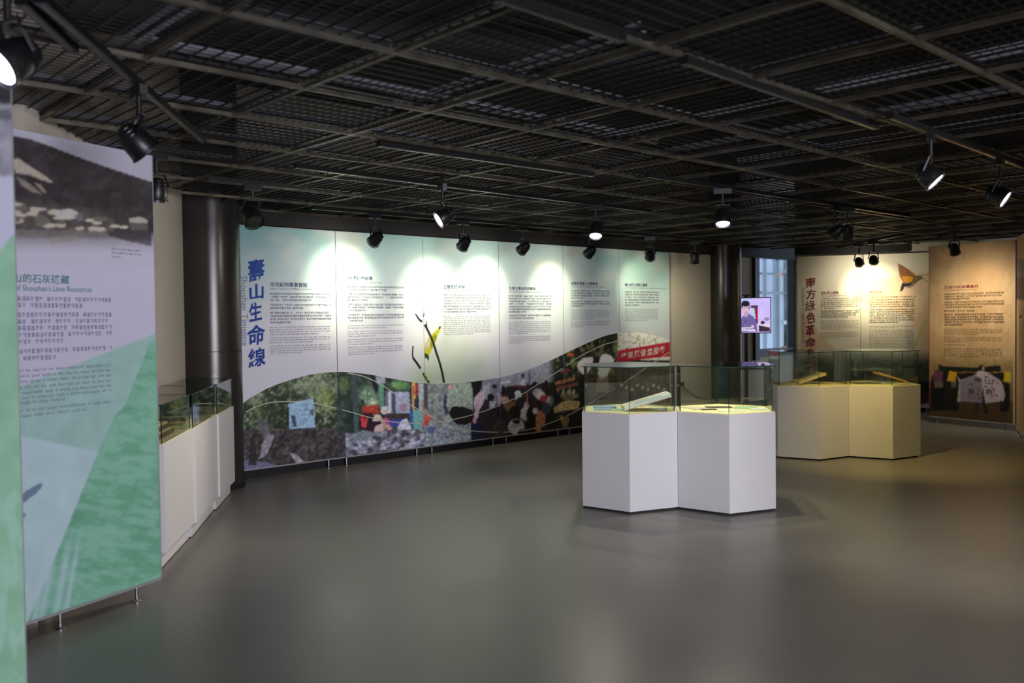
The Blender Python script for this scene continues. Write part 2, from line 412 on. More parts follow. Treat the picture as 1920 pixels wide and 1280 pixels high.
# wide grey hanging channels above the mesh beside some rails
for ax, i, k0, k1, o in ((0, 1, -2, 2.6, .08), (0, 2, -1, 3.4, -.09), (0, 3, 0, 4, .08), (0, 4, .2, 4, -.08), (1, 0, -1, 4, .09), (1, 1, -2, 5, .09), (1, 2, .5, 5, -.08),
                        (1, 3, 1, 6.5, .09), (1, 4, 2.5, 7, .09), (1, 5, 3, 7, .08), (0, -1, -2, 2, .08), (0, -3, -3, 2, .08), (0, 0, -3, 3, .08), (0, 5, 1, 5, .08), (1, -1, -3, 2.4, .08)):
    fn = (lambda k: gpt(i, k)) if ax == 0 else (lambda k: gpt(k, i))
    off = (A_ if ax == 0 else B_) * o * .62; p, q = fn(k0)+off, fn(k1)+off
    mb = MB(); mb.bar((*p, ZC+.052), (*q, ZC+.052), .032, .008); mb.bar((*(p+off*.5), ZC+.08), (*(q+off*.5), ZC+.066), .006, .022)
    mb.build('hanging_channel', MAT['channel'], ceil)
for (x, y, x2, y2, r) in ((-3, 5, 7, 9, .16), (-1, 2, 6, 4.2, .12)):
    MB().tube([(x, y, 3.45), (x2, y2, 3.45)], r, 16).build('duct', MAT['dark'], ceil)

# ------------------------------------------------------------------ printed artwork: numpy painters
def vnoise(x, y, seed=0):
    xi = np.floor(x).astype(np.int64); yi = np.floor(y).astype(np.int64); fx = x - xi; fy = y - yi
    fx = fx*fx*(3-2*fx); fy = fy*fy*(3-2*fy)
    def hsh(a, b):
        n = (a*374761393 + b*668265263 + seed*974711) & 0x7fffffff; n = ((n ^ (n >> 13)) * 1274126177) & 0x7fffffff
        return ((n ^ (n >> 16)) & 0xffff) / 65535.0
    return (hsh(xi, yi)*(1-fx) + hsh(xi+1, yi)*fx)*(1-fy) + (hsh(xi, yi+1)*(1-fx) + hsh(xi+1, yi+1)*fx)*fy
def fbm(x, y, s, seed=0, o=3):
    t = 0; a = 1; n = 0
    for k in range(o): t = t + a*vnoise(x/s*2**k, y/s*2**k, seed+k*17); n += a; a *= .6
    return t/n
def inpoly(x, y, pts):
    r = np.zeros(x.shape, bool); n = len(pts)
    for i in range(n):
        x1, y1 = pts[i]; x2, y2 = pts[(i+1) % n]
        c = ((y1 > y) != (y2 > y)) & (x < (x2-x1)*(y-y1)/((y2-y1) or 1e-9) + x1); r ^= c
    return r
class Art:
    def __init__(s, x, y): s.x, s.y = x, y; s.c = np.zeros(x.shape + (3,))
    def fill(s, mask, col, amp=0, sc=3, seed=1, soft=None):
        c = np.array(col, float)*np.ones(s.c.shape)
        if amp: c = c + ((fbm(s.x, s.y, sc, seed) - .5)*2*amp)[..., None]
        a = mask.astype(float)[..., None] if soft is None else (mask*soft)[..., None]
        s.c = s.c*(1-a) + c*a
    def poly(s, pts, col, amp=0, sc=3, seed=1, a=1): s.fill(inpoly(s.x, s.y, pts), col, amp, sc, seed, a)
    def ell(s, cx, cy, rx, ry, col, amp=0, sc=3, seed=1, soft=0, a=1):
        d = np.sqrt(((s.x-cx)/rx)**2 + ((s.y-cy)/ry)**2)
        k = np.clip((1-d)/soft + .0, 0, 1) if soft else (d < 1).astype(float)
        s.fill(np.ones(s.x.shape), col, amp, sc, seed, k*a)
    def mix(s, t, c0, c1): # ramp t in 0..1
        t = np.clip(t, 0, 1)[..., None]; return np.array(c0, float)*(1-t) + np.array(c1, float)*t
    def out(s): return lin(np.clip(s.c, 0, 255))
def grid_print(name, parent, pl, s0, s1, zbot, ztop, px_pitch, painter, off=.0025, m='prt', label=None):
    """zbot/ztop: numbers or functions of s"""
    fb = zbot if callable(zbot) else (lambda s: zbot + 0*s); ft = ztop if callable(ztop) else (lambda s: ztop + 0*s)
    pa = pl.P(s0, 1.6); pb = pl.P(s1, 1.6); ua, _ = px_of(pa); ub, _ = px_of(pb)
    nx = max(3, int(abs(ub-ua)/px_pitch)); S = np.linspace(s0, s1, nx)
    _, v0 = px_of(pl.P((s0+s1)/2, float(fb(np.array((s0+s1)/2))))); _, v1 = px_of(pl.P((s0+s1)/2, float(ft(np.array((s0+s1)/2)))))
    ny = max(3, int(abs(v1-v0)/px_pitch)); T = np.linspace(0, 1, ny)
    SS, TT = np.meshgrid(S, T); Z = fb(SS)*(1-TT) + ft(SS)*TT
    P = pl.o + SS[..., None]*pl.e + pl.front*off; P = P + Z[..., None]*np.array([0, 0, 1.0])
    x, y = px_of(P); col = painter(x, y)
    for _ in range(1 if m == 'prt' else 0):  # the print is a little soft
        p_ = np.pad(col, ((1, 1), (1, 1), (0, 0)), 'edge'); col = (p_[:-2, 1:-1] + p_[2:, 1:-1] + p_[1:-1, :-2] + p_[1:-1, 2:] + 2*p_[1:-1, 1:-1])/6
    org = ORG[parent]; V = (P - org).reshape(-1, 3)
    idx = np.arange(nx*ny).reshape(ny, nx)
    Fs = np.stack([idx[:-1, :-1], idx[:-1, 1:], idx[1:, 1:], idx[1:, :-1]], -1).reshape(-1, 4)
    me = bpy.data.meshes.new(name); me.from_pydata(V.tolist(), [], Fs.tolist()); me.materials.append(MAT[m])
    at_ = me.color_attributes.new('ink', 'FLOAT_COLOR', 'POINT')
    buf = np.ones((nx*ny, 4), np.float32); buf[:, :3] = col.reshape(-1, 3); at_.data.foreach_set('color', buf.ravel()); me.update()
    o = bpy.data.objects.new(name, me); C.objects.link(o); o.parent = parent; ORG[o] = org; tag(o, label); return o

def flat_poly(name, parent, pl, pts, m, off=.004, px=True, label=None):
    V = [pl.P(*(pl.sz(*p) if px else p), off) for p in pts]
    mb = MB(); mb.add(V, [tuple(range(len(V)))]); o = mb.build(name, m if not isinstance(m, str) else MAT[m], parent, label=label); return o
def flat_line(mb, pl, pts, wpx, off=.004, clip=None):
    """ribbon along pixel points, tapered widths allowed"""
    n = len(pts); ws = wpx if isinstance(wpx, (list, tuple)) else [wpx]*n; L = []; R = []
    for i in range(n):
        a = np.array(pts[max(i-1, 0)], float); b = np.array(pts[min(i+1, n-1)], float); d = b-a; d /= (np.linalg.norm(d) or 1); nn = np.array([-d[1], d[0]])*ws[i]/2
        L.append(pl.P(*pl.sz(*(np.array(pts[i])+nn)), off)); R.append(pl.P(*pl.sz(*(np.array(pts[i])-nn)), off))
    mb.add(L + R, [(i, i+1, n+i+1, n+i) for i in range(n-1)])
def dense(pts, k=6):
    """Catmull-Rom through pixel points"""
    P = [np.array(p, float) for p in pts]; P = [2*P[0]-P[1]] + P + [2*P[-1]-P[-2]]; out = []
    for i in range(1, len(P)-2):
        for t in np.linspace(0, 1, k, endpoint=False):
            out.append(tuple(.5*((2*P[i]) + (P[i+1]-P[i-1])*t + (2*P[i-1]-5*P[i]+4*P[i+1]-P[i+2])*t*t + (3*P[i]-P[i-1]-3*P[i+1]+P[i+2])*t**3)))
    out.append(tuple(P[-2])); return out
_tc = {}
def glyphs(txt, bold=0.0, res=2):
    k = (txt, bold)
    if k in _tc: return _tc[k]
    cu = bpy.data.curves.new('t', 'FONT'); cu.body = txt; cu.resolution_u = res; cu.offset = bold; cu.fill_mode = 'BOTH' if False else 'FRONT'
    o = bpy.data.objects.new('t', cu); C.objects.link(o); bpy.context.view_layer.update()
    me = bpy.data.meshes.new_from_object(o.evaluated_get(bpy.context.evaluated_depsgraph_get()))
    V = np.array([v.co[:2] for v in me.vertices]); Fs = [tuple(p.vertices) for p in me.polygons]
    bpy.data.objects.remove(o); bpy.data.curves.remove(cu); bpy.data.meshes.remove(me); _tc[k] = (V, Fs); return V, Fs
def text_box(mb, pl, txt, s0, s1, z0, z1, bold=0.0, off=.005, rot=False, shear=0.0, rough=0.0):
    V, Fs = glyphs(txt, bold)
    if len(V) == 0: return
    V = V.copy()
    if rot: V = np.stack([V[:, 1], -V[:, 0]], 1)
    lo, hi = V.min(0), V.max(0); V = (V-lo)/(hi-lo)
    if shear: V[:, 1] += shear*V[:, 0]; V[:, 1] = (V[:, 1]-V[:, 1].min())/(V[:, 1].max()-V[:, 1].min())
    if rough: V[:, 0] += rough*(vnoise(V[:, 0]*5, V[:, 1]*5, 3)-.5); V[:, 1] += rough*(vnoise(V[:, 0]*5+9, V[:, 1]*5, 5)-.5)
    mb.add([pl.P(s0+(s1-s0)*a, z0+(z1-z0)*b, off) for a, b in V], Fs)
def text_px(mb, pl, txt, x0, x1, yt, yb, **k):
    """box: left px x0 (top yt, bottom yb measured there), right px x1"""
    s0, zt = pl.sz(x0, yt); _, zb = pl.sz(x0, yb); s1, _ = pl.sz(x1, yb); text_box(mb, pl, txt, s0, s1, zb, zt, **k)
def body_text(mb, pl, x0, x1, ys, hpx, zh=True, seed=0, ends=None, off=.005):
    r = random.Random(seed)
    s0, _ = pl.sz(x0, ys[0]); s1, _ = pl.sz(x1, ys[0]); ends = ends or {}
    for i, y in enumerate(ys):
        _, z = pl.sz(x0, y); _, z2 = pl.sz(x0, y+hpx); h = abs(z-z2)
        last = (i == len(ys)-1) or (i+1 < len(ys) and ys[i+1]-y > 1.25*(ys[1]-ys[0] if len(ys) > 1 else 9))
        end = s0 + (s1-s0)*(r.uniform(.25, .8) if last else 1)
        s = s0
        while s < end:
            if zh:
                if r.random() < .07: s += h*.9; continue
                cw = h*.92; d = r.random()
                for k in range(2 + (d > .5)):
                    zz = z - h*(.08 + .36*k*r.uniform(.8, 1.15)); mb.add([pl.P(s, zz, off), pl.P(s+cw*.86, zz, off), pl.P(s+cw*.86, zz-h*.13, off), pl.P(s, zz-h*.13, off)], [(0, 1, 2, 3)])
                for k in range(1 + (d > .4)):
                    ss = s + cw*r.uniform(.1, .7); mb.add([pl.P(ss, z, off), pl.P(ss+h*.12, z, off), pl.P(ss+h*.12, z-h, off), pl.P(ss, z-h, off)], [(0, 1, 2, 3)])
                s += cw*1.08
            else:
                wl = h*r.uniform(1, 4.2); e = min(s+wl, end)
                n = max(1, int((e-s)/(h*.5)))
                for k in range(n):
                    a = s + k*h*.5; up = .25 if r.random() < .3 else 0; dn = .2 if r.random() < .12 else 0
                    mb.add([pl.P(a, z-h*(.3-up), off), pl.P(a+h*.17, z-h*(.3-up), off), pl.P(a+h*.17, z-h*(1+dn), off), pl.P(a, z-h*(1+dn), off)], [(0, 1, 2, 3)])
                    if r.random() < .75: zz = z-h*r.choice([.3, .62, .9]); mb.add([pl.P(a, zz, off), pl.P(a+h*.42, zz, off), pl.P(a+h*.42, zz-h*.12, off), pl.P(a, zz-h*.12, off)], [(0, 1, 2, 3)])
                s += wl + h*.45

def board(name, pl, s0, s1, label, feet=(), zb=ZB, zt=ZT, th=.03, cat='display panel', group=None):
    c = pl.P((s0+s1)/2, 0, -th/2); e = empty(name, tuple(c), label, cat, group)
    an = math.atan2(pl.e[1], pl.e[0])
    MB().box(pl.P((s0+s1)/2, (zb+zt)/2, -th/2), s1-s0, th, zt-zb, an).build('board', MAT['board'], e)
    f = MB(); f.box(pl.P((s0+s1)/2, zb+.004, -th/2+.003), s1-s0, th+.004, .012, an); f.build('bottom_edging', MAT['alu'], e)
    for s in feet:
        b = pl.P(s, 0, -th/2 + .004); MB().lathe((b[0], b[1], 0), (0, 0, 1), [(0, .024), (.006, .024), (.014, .011), (zb, .009)], 12).build('foot', MAT['steel'], e)
    return e

# ---- mural painter (coordinates = pixels of the flat print as first seen)
CURVE = dense([(440, 771), (457.5, 754), (477, 741), (505.6, 726), (534, 715.5), (571, 704.5), (604, 699), (637, 697), (670, 699), (702, 703.4), (735, 709.6), (768, 715.5), (790, 718.3), (856, 718.5), (881, 716), (904, 712.8), (935, 708), (967, 700), (998, 690), (1029, 677), (1055, 664.6), (1081, 652), (1107, 640.4), (1133, 630), (1159, 624.2), (1185, 623), (1211, 625), (1237, 631), (1256, 638.5)], 5)
def mural_bg(x, y):
    A = Art(x, y)
    # height on the board (0 bottom .. 1 top) from px, roughly
    top = 420 + (x-455)*.065; hb = (y - top)
    t = np.clip(hb/190, 0, 1)
    left = np.clip(1 - (x-455)/520, 0, 1)*.65 + .35; left = np.maximum(left, np.clip((x-1010)/120, 0, 1)*.9)
    cl = fbm(x, y*1.7, 60, 5, 4); cloud = np.clip((cl-.45)*4, 0, 1)*np.clip(1 - hb/140, 0, 1)
    teal = A.mix(left, (190, 212, 206), (124, 172, 166)); base = A.mix(t**.8, (0, 0, 0), (1, 1, 1))
    A.c = teal*(1-base) + np.array((226, 224, 232.))*base
    A.c = A.c*(1 - cloud[..., None]*.55) + np.array((226, 214, 206.))*cloud[..., None]*.55
    # misty green vignette around the bird
    for cx, cy, rx, ry, c, a in ((845, 690, 95, 70, (186, 200, 176), .9), (800, 712, 60, 34, (168, 190, 160), .8), (880, 700, 40, 34, (176, 190, 182), .7), (840, 640, 60, 70, (216, 222, 208), .6)):
        A.ell(cx, cy, rx, ry, c, 14, 22, 3, soft=.9, a=a)
    return A.out()
def mural_photo(x, y):
    A = Art(x, y); X = x; n1 = fbm(x, y, 5, 2, 4); n2 = fbm(x, y, 22, 9, 3)
    # forest left
    dark = np.array((34, 44, 34.)); mid = np.array((56, 72, 50.)); lt = np.array((124, 138, 100.))
    k = np.clip((n1-.36)*2.6 + (n2-.5)*1.4 + .25*(1-(y-700)/160), 0, 1)[..., None]
    A.c = np.where(k < .5, dark*(1-2*k)+mid*2*k, mid*(2-2*k)+lt*(2*k-1))
    A.ell(590, 725, 70, 26, (128, 140, 112), 40, 5, 4, soft=1, a=.75)
    A.ell(500, 770, 40, 30, (60, 70, 40), 40, 6, 5, soft=.8, a=.5)
    A.ell(610, 745, 22, 30, (132, 150, 70), 40, 4, 6, soft=.9, a=.7)
    A.fill((y > 806 - (x-460)*.03) & (x < 660), (60, 50, 54), 52, 5, 7, .85)
    A.poly([(488, 852), (492, 830), (501, 812), (514, 815), (508, 835), (500, 852), (484, 862)], (126, 118, 130), 30, 4, 8)
    A.poly([(482, 790), (500, 786), (506, 812), (494, 818), (484, 806)], (92, 86, 92), 26, 4, 8, .8)
    A.poly([(458, 862), (500, 866), (520, 872), (500, 890), (456, 895)], (96, 96, 126), 26, 3, 3)
    A.poly([(542, 848), (556, 852), (570, 866), (556, 868)], (150, 134, 148), 20, 3, 3)
    A.poly([(470, 820), (478, 812), (482, 872), (466, 872)], (30, 30, 34), 12, 4, 3, .8)
    A.poly([(541, 757), (588, 746), (591, 801), (543, 804)], (132, 166, 196), 8, 6, 2)
    A.poly([(545, 780), (553, 777), (557, 800), (550, 800)], (52, 66, 92)); A.poly([(580, 768), (588, 767), (588, 778), (581, 778)], (70, 88, 112))
    for q in range(4): A.poly([(562, 760+q*9), (578, 757+q*9), (578, 759+q*9), (562, 762+q*9)], (104, 136, 170))
    # middle: stalls in the trees
    m2 = (x > 632) & (x < 800)
    A.fill(m2 & (y < 815), (34, 52, 46), 34, 6, 12, .75)
    A.ell(645, 722, 14, 20, (106, 128, 62), 46, 4, 14, soft=.9, a=.8)
    A.ell(690, 742, 26, 26, (116, 150, 112), 66, 3.2, 15, soft=.7, a=.95)
    A.ell(700, 755, 14, 12, (196, 216, 186), 40, 2.6, 16, soft=.9, a=.8)
    A.poly([(659, 700), (668, 699), (672, 810), (664, 810)], (62, 70, 78), 14, 3, 2); A.poly([(665, 770), (672, 770), (674, 812), (666, 812)], (56, 92, 78))
    A.poly([(694, 702), (704, 704), (708, 735), (703, 735)], (26, 28, 40)); A.poly([(704, 704), (722, 706), (722, 718), (706, 718)], (150, 150, 168), 8)
    A.poly([(709, 718), (719, 718), (721, 770), (713, 770)], (84, 142, 112), 10); A.ell(748, 722, 26, 12, (92, 142, 74), 60, 3, 20, soft=.6)
    A.poly([(722, 732), (768, 734), (769, 776), (724, 776)], (96, 100, 128), 22, 5, 3); A.poly([(740, 735), (768, 735), (768, 774), (743, 774)], (146, 152, 182), 16, 4, 3)
    A.poly([(728, 734), (733, 734), (734, 774), (729, 774)], (186, 190, 214)); A.poly([(734, 736), (741, 736), (742, 774), (736, 774)], (70, 72, 96))
    A.poly([(750, 757), (761, 757), (761, 770), (750, 770)], (150, 110, 140), 26, 2, 3)
    A.poly([(724, 776), (772, 774), (772, 786), (726, 786)], (62, 50, 46), 18, 3, 3); A.poly([(726, 786), (760, 784), (764, 800), (728, 800)], (44, 60, 142), 14, 3, 3)
    A.poly([(772, 716), (779, 716), (780, 772), (774, 772)], (222, 154, 76), 26, 2.5, 4); A.poly([(774, 722), (778, 722), (778, 742), (774, 742)], (204, 58, 52), 30, 2, 4)
    A.poly([(776, 748), (782, 748), (783, 766), (777, 768)], (34, 34, 74)); A.poly([(782, 717), (786, 717), (786, 742), (782, 742)], (170, 46, 66))
    A.poly([(785, 718), (794, 719), (794, 770), (786, 770)], (142, 158, 160), 24, 4, 3); A.poly([(774, 768), (794, 768), (793, 806), (775, 806)], (96, 158, 150), 16, 4, 3)
    A.poly([(768, 773), (775, 772), (775, 800), (771, 800)], (36, 86, 180))
    A.poly([(745, 802), (753, 788), (762, 784), (771, 800), (771, 808), (746, 806)], (178, 186, 214), 18, 3, 3)
    A.poly([(679, 763), (708, 757), (711, 776), (682, 780)], (176, 48, 34), 14, 4, 3); A.poly([(677, 750), (682, 748), (684, 757), (678, 757)], (34, 40, 64))
    A.poly([(673, 784), (680, 773), (698, 774), (700, 812), (678, 812), (672, 800)], (42, 22, 34), 14, 3, 3); A.poly([(676, 780), (682, 776), (685, 800), (678, 800)], (196, 42, 54)); A.poly([(686, 782), (690, 782), (686, 802), (682, 802)], (206, 60, 50))
    A.poly([(700, 782), (712, 772), (722, 784), (718, 796), (702, 806), (698, 796)], (26, 18, 34)); A.ell(721, 769.5, 7.5, 7, (190, 160, 156), 14, 3); A.ell(722, 765, 7, 4, (176, 172, 176), 8)
    A.poly([(702, 778), (712, 776), (718, 786), (708, 790), (698, 790)], (196, 166, 150), 8); A.poly([(712, 784), (718, 786), (736, 802), (732, 808), (716, 796)], (186, 144, 132), 8)
    A.poly([(700, 812), (704, 798), (716, 794), (722, 804), (714, 812)], (188, 156, 148), 10); A.poly([(719, 782), (728, 784), (731, 796), (724, 796)], (188, 52, 132)); A.poly([(714, 810), (734, 804), (736, 810), (716, 816)], (168, 46, 120))
    # rocks
    rk = (y > 806 - np.clip((x-650), 0, 60)*.02) & (x > 648) & (x < 905)
    r1 = fbm(x, y*1.5, 9, 31, 3); r2 = fbm(x*.7+y, y*1.2, 5, 33, 3)
    rc = A.mix(np.clip((r1-.3)*2.3, 0, 1), (58, 58, 66), (166, 166, 190)); rc = rc*(.65+.7*r2[..., None])
    m = (rk & (y > 812 - (x-650)*.06))[..., None]; A.c = np.where(m, rc, A.c)
    A.poly([(655, 818), (680, 806), (712, 812), (690, 822), (652, 830)], (108, 116, 128), 22, 3, 3)
    # stump and tree trunk
    A.poly([(794, 719), (882, 717), (890, 800), (886, 838), (800, 848), (794, 806)], (118, 124, 124), 60, 5, 41)
    A.poly([(794, 719), (802, 719), (803, 770), (795, 764)], (62, 66, 66), 20, 3, 3)
    A.poly([(830, 782), (848, 720), (886, 718), (886, 770), (866, 780), (838, 792)], (138, 152, 142), 42, 2.6, 43)
    A.poly([(832, 740), (838, 740), (837, 760), (842, 772), (836, 782), (831, 762)], (54, 56, 84), 26, 3, 3); A.ell(844, 726, 3, 6, (200, 130, 130), 30, 2)
    A.fill((x > 796) & (x < 890) & (y > 790), (128, 138, 150), 90, 3.2, 45, .85)
    A.ell(802, 783, 6, 8, (206, 78, 60), 16, 2); A.ell(800, 793, 5, 5, (180, 60, 60)); A.poly([(792, 752), (795, 750), (795, 800), (792, 800)], (190, 96, 92))
    A.ell(808, 806, 8, 8, (84, 92, 150), 26, 2)
    A.poly([(841, 774), (848, 761), (868, 762), (886, 768), (890, 780), (886, 790), (872, 797), (856, 795), (846, 784)], (26, 22, 22), 8, 4)
    # man in lilac shirt, dark doorway
    A.poly([(882, 716), (905, 712), (905, 724), (897, 738), (888, 744), (886, 730)], (22, 16, 22))
    A.poly([(905, 712), (935, 708), (935, 830), (890, 832)], (112, 110, 136), 20, 6, 3)
    A.poly([(898, 745), (918, 740), (934, 760), (934, 830), (886, 836), (890, 790)], (40, 34, 44), 12, 5, 3)
    A.poly([(882, 792), (900, 778), (906, 800), (906, 826), (884, 832)], (24, 28, 62), 8, 3, 3)
    A.poly([(888, 748), (896, 738), (908, 730), (911, 742), (906, 756), (898, 770), (896, 784), (889, 784), (890, 768)], (192, 160, 184), 14, 4, 3); A.ell(890, 788, 3, 6, (196, 140, 140))
    A.poly([(905, 724), (916, 718), (920, 740), (912, 750)], (146, 152, 170), 18, 3); A.ell(927, 724, 4.5, 4.5, (22, 22, 28)); A.ell(920, 744, 7, 6, (18, 18, 24)); A.poly([(918, 752), (930, 752), (928, 762), (918, 766)], (160, 172, 190), 12)
    # lecture room
    lec = (x > 935) & (x < 1055)
    A.fill(lec, (132, 132, 154), 7, 14, 50)
    A.poly([(938, 716), (956, 711), (956, 717), (938, 720)], (166, 176, 196)); A.poly([(992, 693), (993.6, 693), (993.6, 720), (992, 720)], (52, 54, 92)); A.poly([(984, 718.5), (993, 718.5), (993, 720.5), (984, 720.5)], (52, 54, 92))
    A.poly([(935, 738), (952, 724), (1000, 720), (1030, 716), (1060, 720), (1060, 830), (935, 830)], (40, 32, 38), 22, 7, 52)
    A.poly([(975, 722), (978, 712), (984, 712), (986, 724)], (176, 180, 196)); A.ell(980, 705.5, 2.4, 4.2, (84, 58, 58)); A.ell(980, 702.6, 2.6, 2, (22, 20, 26)); A.poly([(960, 722), (985, 722), (985, 726), (960, 726)], (110, 30, 46))
    for cx, cy, rx, ry, c in ((944, 731, 4, 9, (24, 20, 26)), (946, 750, 8, 7, (166, 124, 122)), (957, 731, 5, 8, (30, 30, 38)), (971, 742, 7, 10, (186, 192, 210)), (962, 745, 5, 8, (26, 24, 30)), (937, 748, 3, 12, (170, 160, 176)), (958, 761, 13, 10, (108, 76, 48)), (940, 775, 11, 12, (28, 24, 30)), (983, 761, 9, 7, (156, 130, 160)),
                              (975, 756, 8, 12, (34, 28, 32)), (1003, 720, 5, 5, (20, 20, 26)), (1008, 736, 9, 8, (146, 142, 160)), (1013, 741, 9, 8, (176, 172, 168)), (1024, 716, 3, 4, (24, 22, 30)), (1020, 722, 4, 6, (26, 24, 32)), (1022, 747, 10, 7, (158, 40, 46)), (1025, 734, 4, 6, (34, 22, 26)), (996, 750, 8, 12, (38, 28, 28)),
                              (986, 776, 12, 12, (168, 164, 172)), (994, 778, 7, 16, (18, 16, 22)), (993, 800, 9, 12, (20, 18, 24)), (966, 772, 11, 12, (24, 20, 26)), (968, 800, 15, 15, (176, 182, 210)), (968, 790, 8, 4, (26, 22, 30)), (938, 806, 16, 16, (58, 46, 50)), (979, 812, 9, 8, (30, 26, 40)), (1014, 785, 9, 16, (168, 104, 66)),
                              (1010, 800, 5, 16, (176, 110, 70)), (1032, 752, 7, 10, (146, 150, 160)), (1024, 765, 9, 11, (48, 52, 78)), (1004, 770, 5, 6, (176, 166, 156)), (1012, 758, 6, 8, (34, 24, 26)), (1030, 790, 8, 14, (30, 26, 28))):
        A.ell(cx, cy, rx, ry, c, 9, 3, 8)
    A.poly([(987, 735), (989, 735), (990, 760), (988, 760)], (170, 110, 70))
    for q in range(3): A.poly([(958, 796+q*2.4), (977, 793+q*2.4), (977, 794+q*2.4), (958, 797+q*2.4)], (96, 100, 140))
    # shade trees, tea tables
    tr = (x > 1036)
    gn_ = np.clip((x-1028)/14, 0, 1); A.fill(np.ones(x.shape), (26, 28, 22), 22, 6, 60, gn_)
    lf = np.clip((fbm(x*1.6, y, 8, 61, 3)-.52)*7, 0, 1)*(x > 1042)*(y < 712); A.fill(np.ones(x.shape), (116, 122, 60), 30, 2.5, 62, lf*.8)
    A.poly([(1040, 716), (1075, 708), (1078, 712), (1042, 722)], (150, 84, 50), 26, 3, 3); A.poly([(1042, 726), (1084, 716), (1084, 722), (1044, 732)], (124, 66, 46), 26, 3, 3)
    A.ell(1070, 665, 6, 2.5, (196, 60, 34)); A.ell(1063, 694, 7, 2.6, (196, 40, 36)); A.ell(1058, 697, 5, 2, (160, 30, 30))
    A.poly([(1038, 764), (1050, 756), (1062, 750), (1086, 752), (1088, 766), (1070, 768), (1040, 774)], (172, 146, 86), 34, 5, 64); A.ell(1068, 742, 17, 8, (104, 96, 60), 60, 2.4, 65)
    for cx in (1046, 1056, 1066, 1076): A.ell(cx, 735, 2.2, 5, (150, 142, 96), 20)
    A.poly([(1048, 778), (1068, 782), (1064, 800), (1056, 800)], (138, 112, 62), 14); A.ell(1044, 745, 5, 14, (24, 22, 24)); A.poly([(1068, 727), (1070, 727), (1070, 737), (1068, 737)], (190, 180, 140))
    A.fill((x > 1086) & (y > 700) & (x < 1162), (24, 20, 18), 14, 5, 66, .9)
    # mitten-shaped pink sculptures (hats)
    A.poly([(1082, 686), (1084, 679), (1094, 671), (1110, 669), (1113, 673), (1108, 690), (1100, 702), (1092, 701), (1085, 694)], (216, 190, 186), 14, 3, 3)
    A.poly([(1124, 676), (1127, 666), (1136, 663), (1146, 667), (1152, 675), (1143, 694), (1138, 705), (1126, 712), (1121, 700)], (226, 206, 196), 12, 3, 3)
    A.poly([(1058, 690), (1070, 692), (1066, 712), (1056, 712)], (60, 48, 58), 10, a=.6)
    A.poly([(1120, 706), (1140, 706), (1142, 735), (1118, 735)], (150, 132, 110), 20, 3, 3, .7)
    # right end: pale sky with twigs, red banner, crowd
    A.fill((x > 1158), (206, 198, 186), 10, 8, 70)
    tw = np.abs(fbm(x, y, 12, 71, 2) - .5) < .012; A.fill(tw & (x > 1160) & (y < 662), (84, 76, 66), 10, 3, 3, .9)
    tw = fbm(x, y, 4, 73, 2) > .74; A.fill(tw & (x > 1160) & (y < 668), (96, 96, 72), 16, 3, 3, .8)
    A.fill((x > 1158) & (y > 675), (52, 50, 40), 26, 7, 74); A.fill((x > 1162) & (y > 700) & (fbm(x, y*.5, 6, 75, 2) > .52), (96, 70, 58), 30, 3, 76, .8)
    for q in range(9): A.ell(1165 + q*10, 722 + (q % 3)*4, 2.6, 3, (176, 150, 120), 10); 
    A.poly([(1158, 657), (1256, 640.5), (1256, 668), (1200, 674), (1158, 678)], (184, 20, 40), 8, 6, 3)
    lum = A.c.mean(-1, keepdims=True); A.c = A.c*.8 + lum*.2; A.c = A.c*(.88 + .3*fbm(x*1.3, y*1.7, 3.1, 93, 3))[..., None]
    g = 1.2 + .6*(fbm(x, y, 2.4, 91, 2) - .5)*(x < 1090); A.c = A.c*g[..., None] + 6
    return A.out()
mural_s = [PW.sz(u, v)[0] for u, v in ((455, 420), (628, 431), (792, 441), (934, 450.5), (1055, 458), (1160, 465.5), (1254.5, 472))]
mural_s[0] -= .18
cs, cz = np.array([PW.sz(*p) for p in CURVE]).T
ZCUR = lambda s: np.interp(s, cs, cz)
LBL = ['leftmost board of the long mural, with large blue calligraphy beside the dark column', 'second board of the long mural, backpack and market stalls in its forest photo', 'third board of the long mural, printed with a yellow-green bird on a twig',
       'fourth board of the long mural, with a lecture room crowd in its photo', 'fifth board of the long mural, dark trees and pink mitten shapes in its photo', 'rightmost board of the long mural, with a red banner in its photo']
MU = []
for i in range(6):
    gp_ = [0, .002, .0006, .002, .0018, .0006, .003]; s0, s1 = mural_s[i] + gp_[i], mural_s[i+1] - gp_[i+1]
    fe = [s0 + .1, s1 - .12]
    e = board('mural_panel', PW, s0, s1, LBL[i], fe, group='boards of the long mural'); MU.append(e)
    grid_print('print_background', e, PW, s0+.002, s1-.002, ZCUR, ZT-.002, 4, mural_bg)
    grid_print('printed_photograph', e, PW, s0+.002, s1-.002, ZB+.012, ZCUR, 1.35, mural_photo)
def on(e, pl, fn, name, m, **k):
    mb = MB(); fn(mb); return mb.build(name, MAT[m], e, **k)
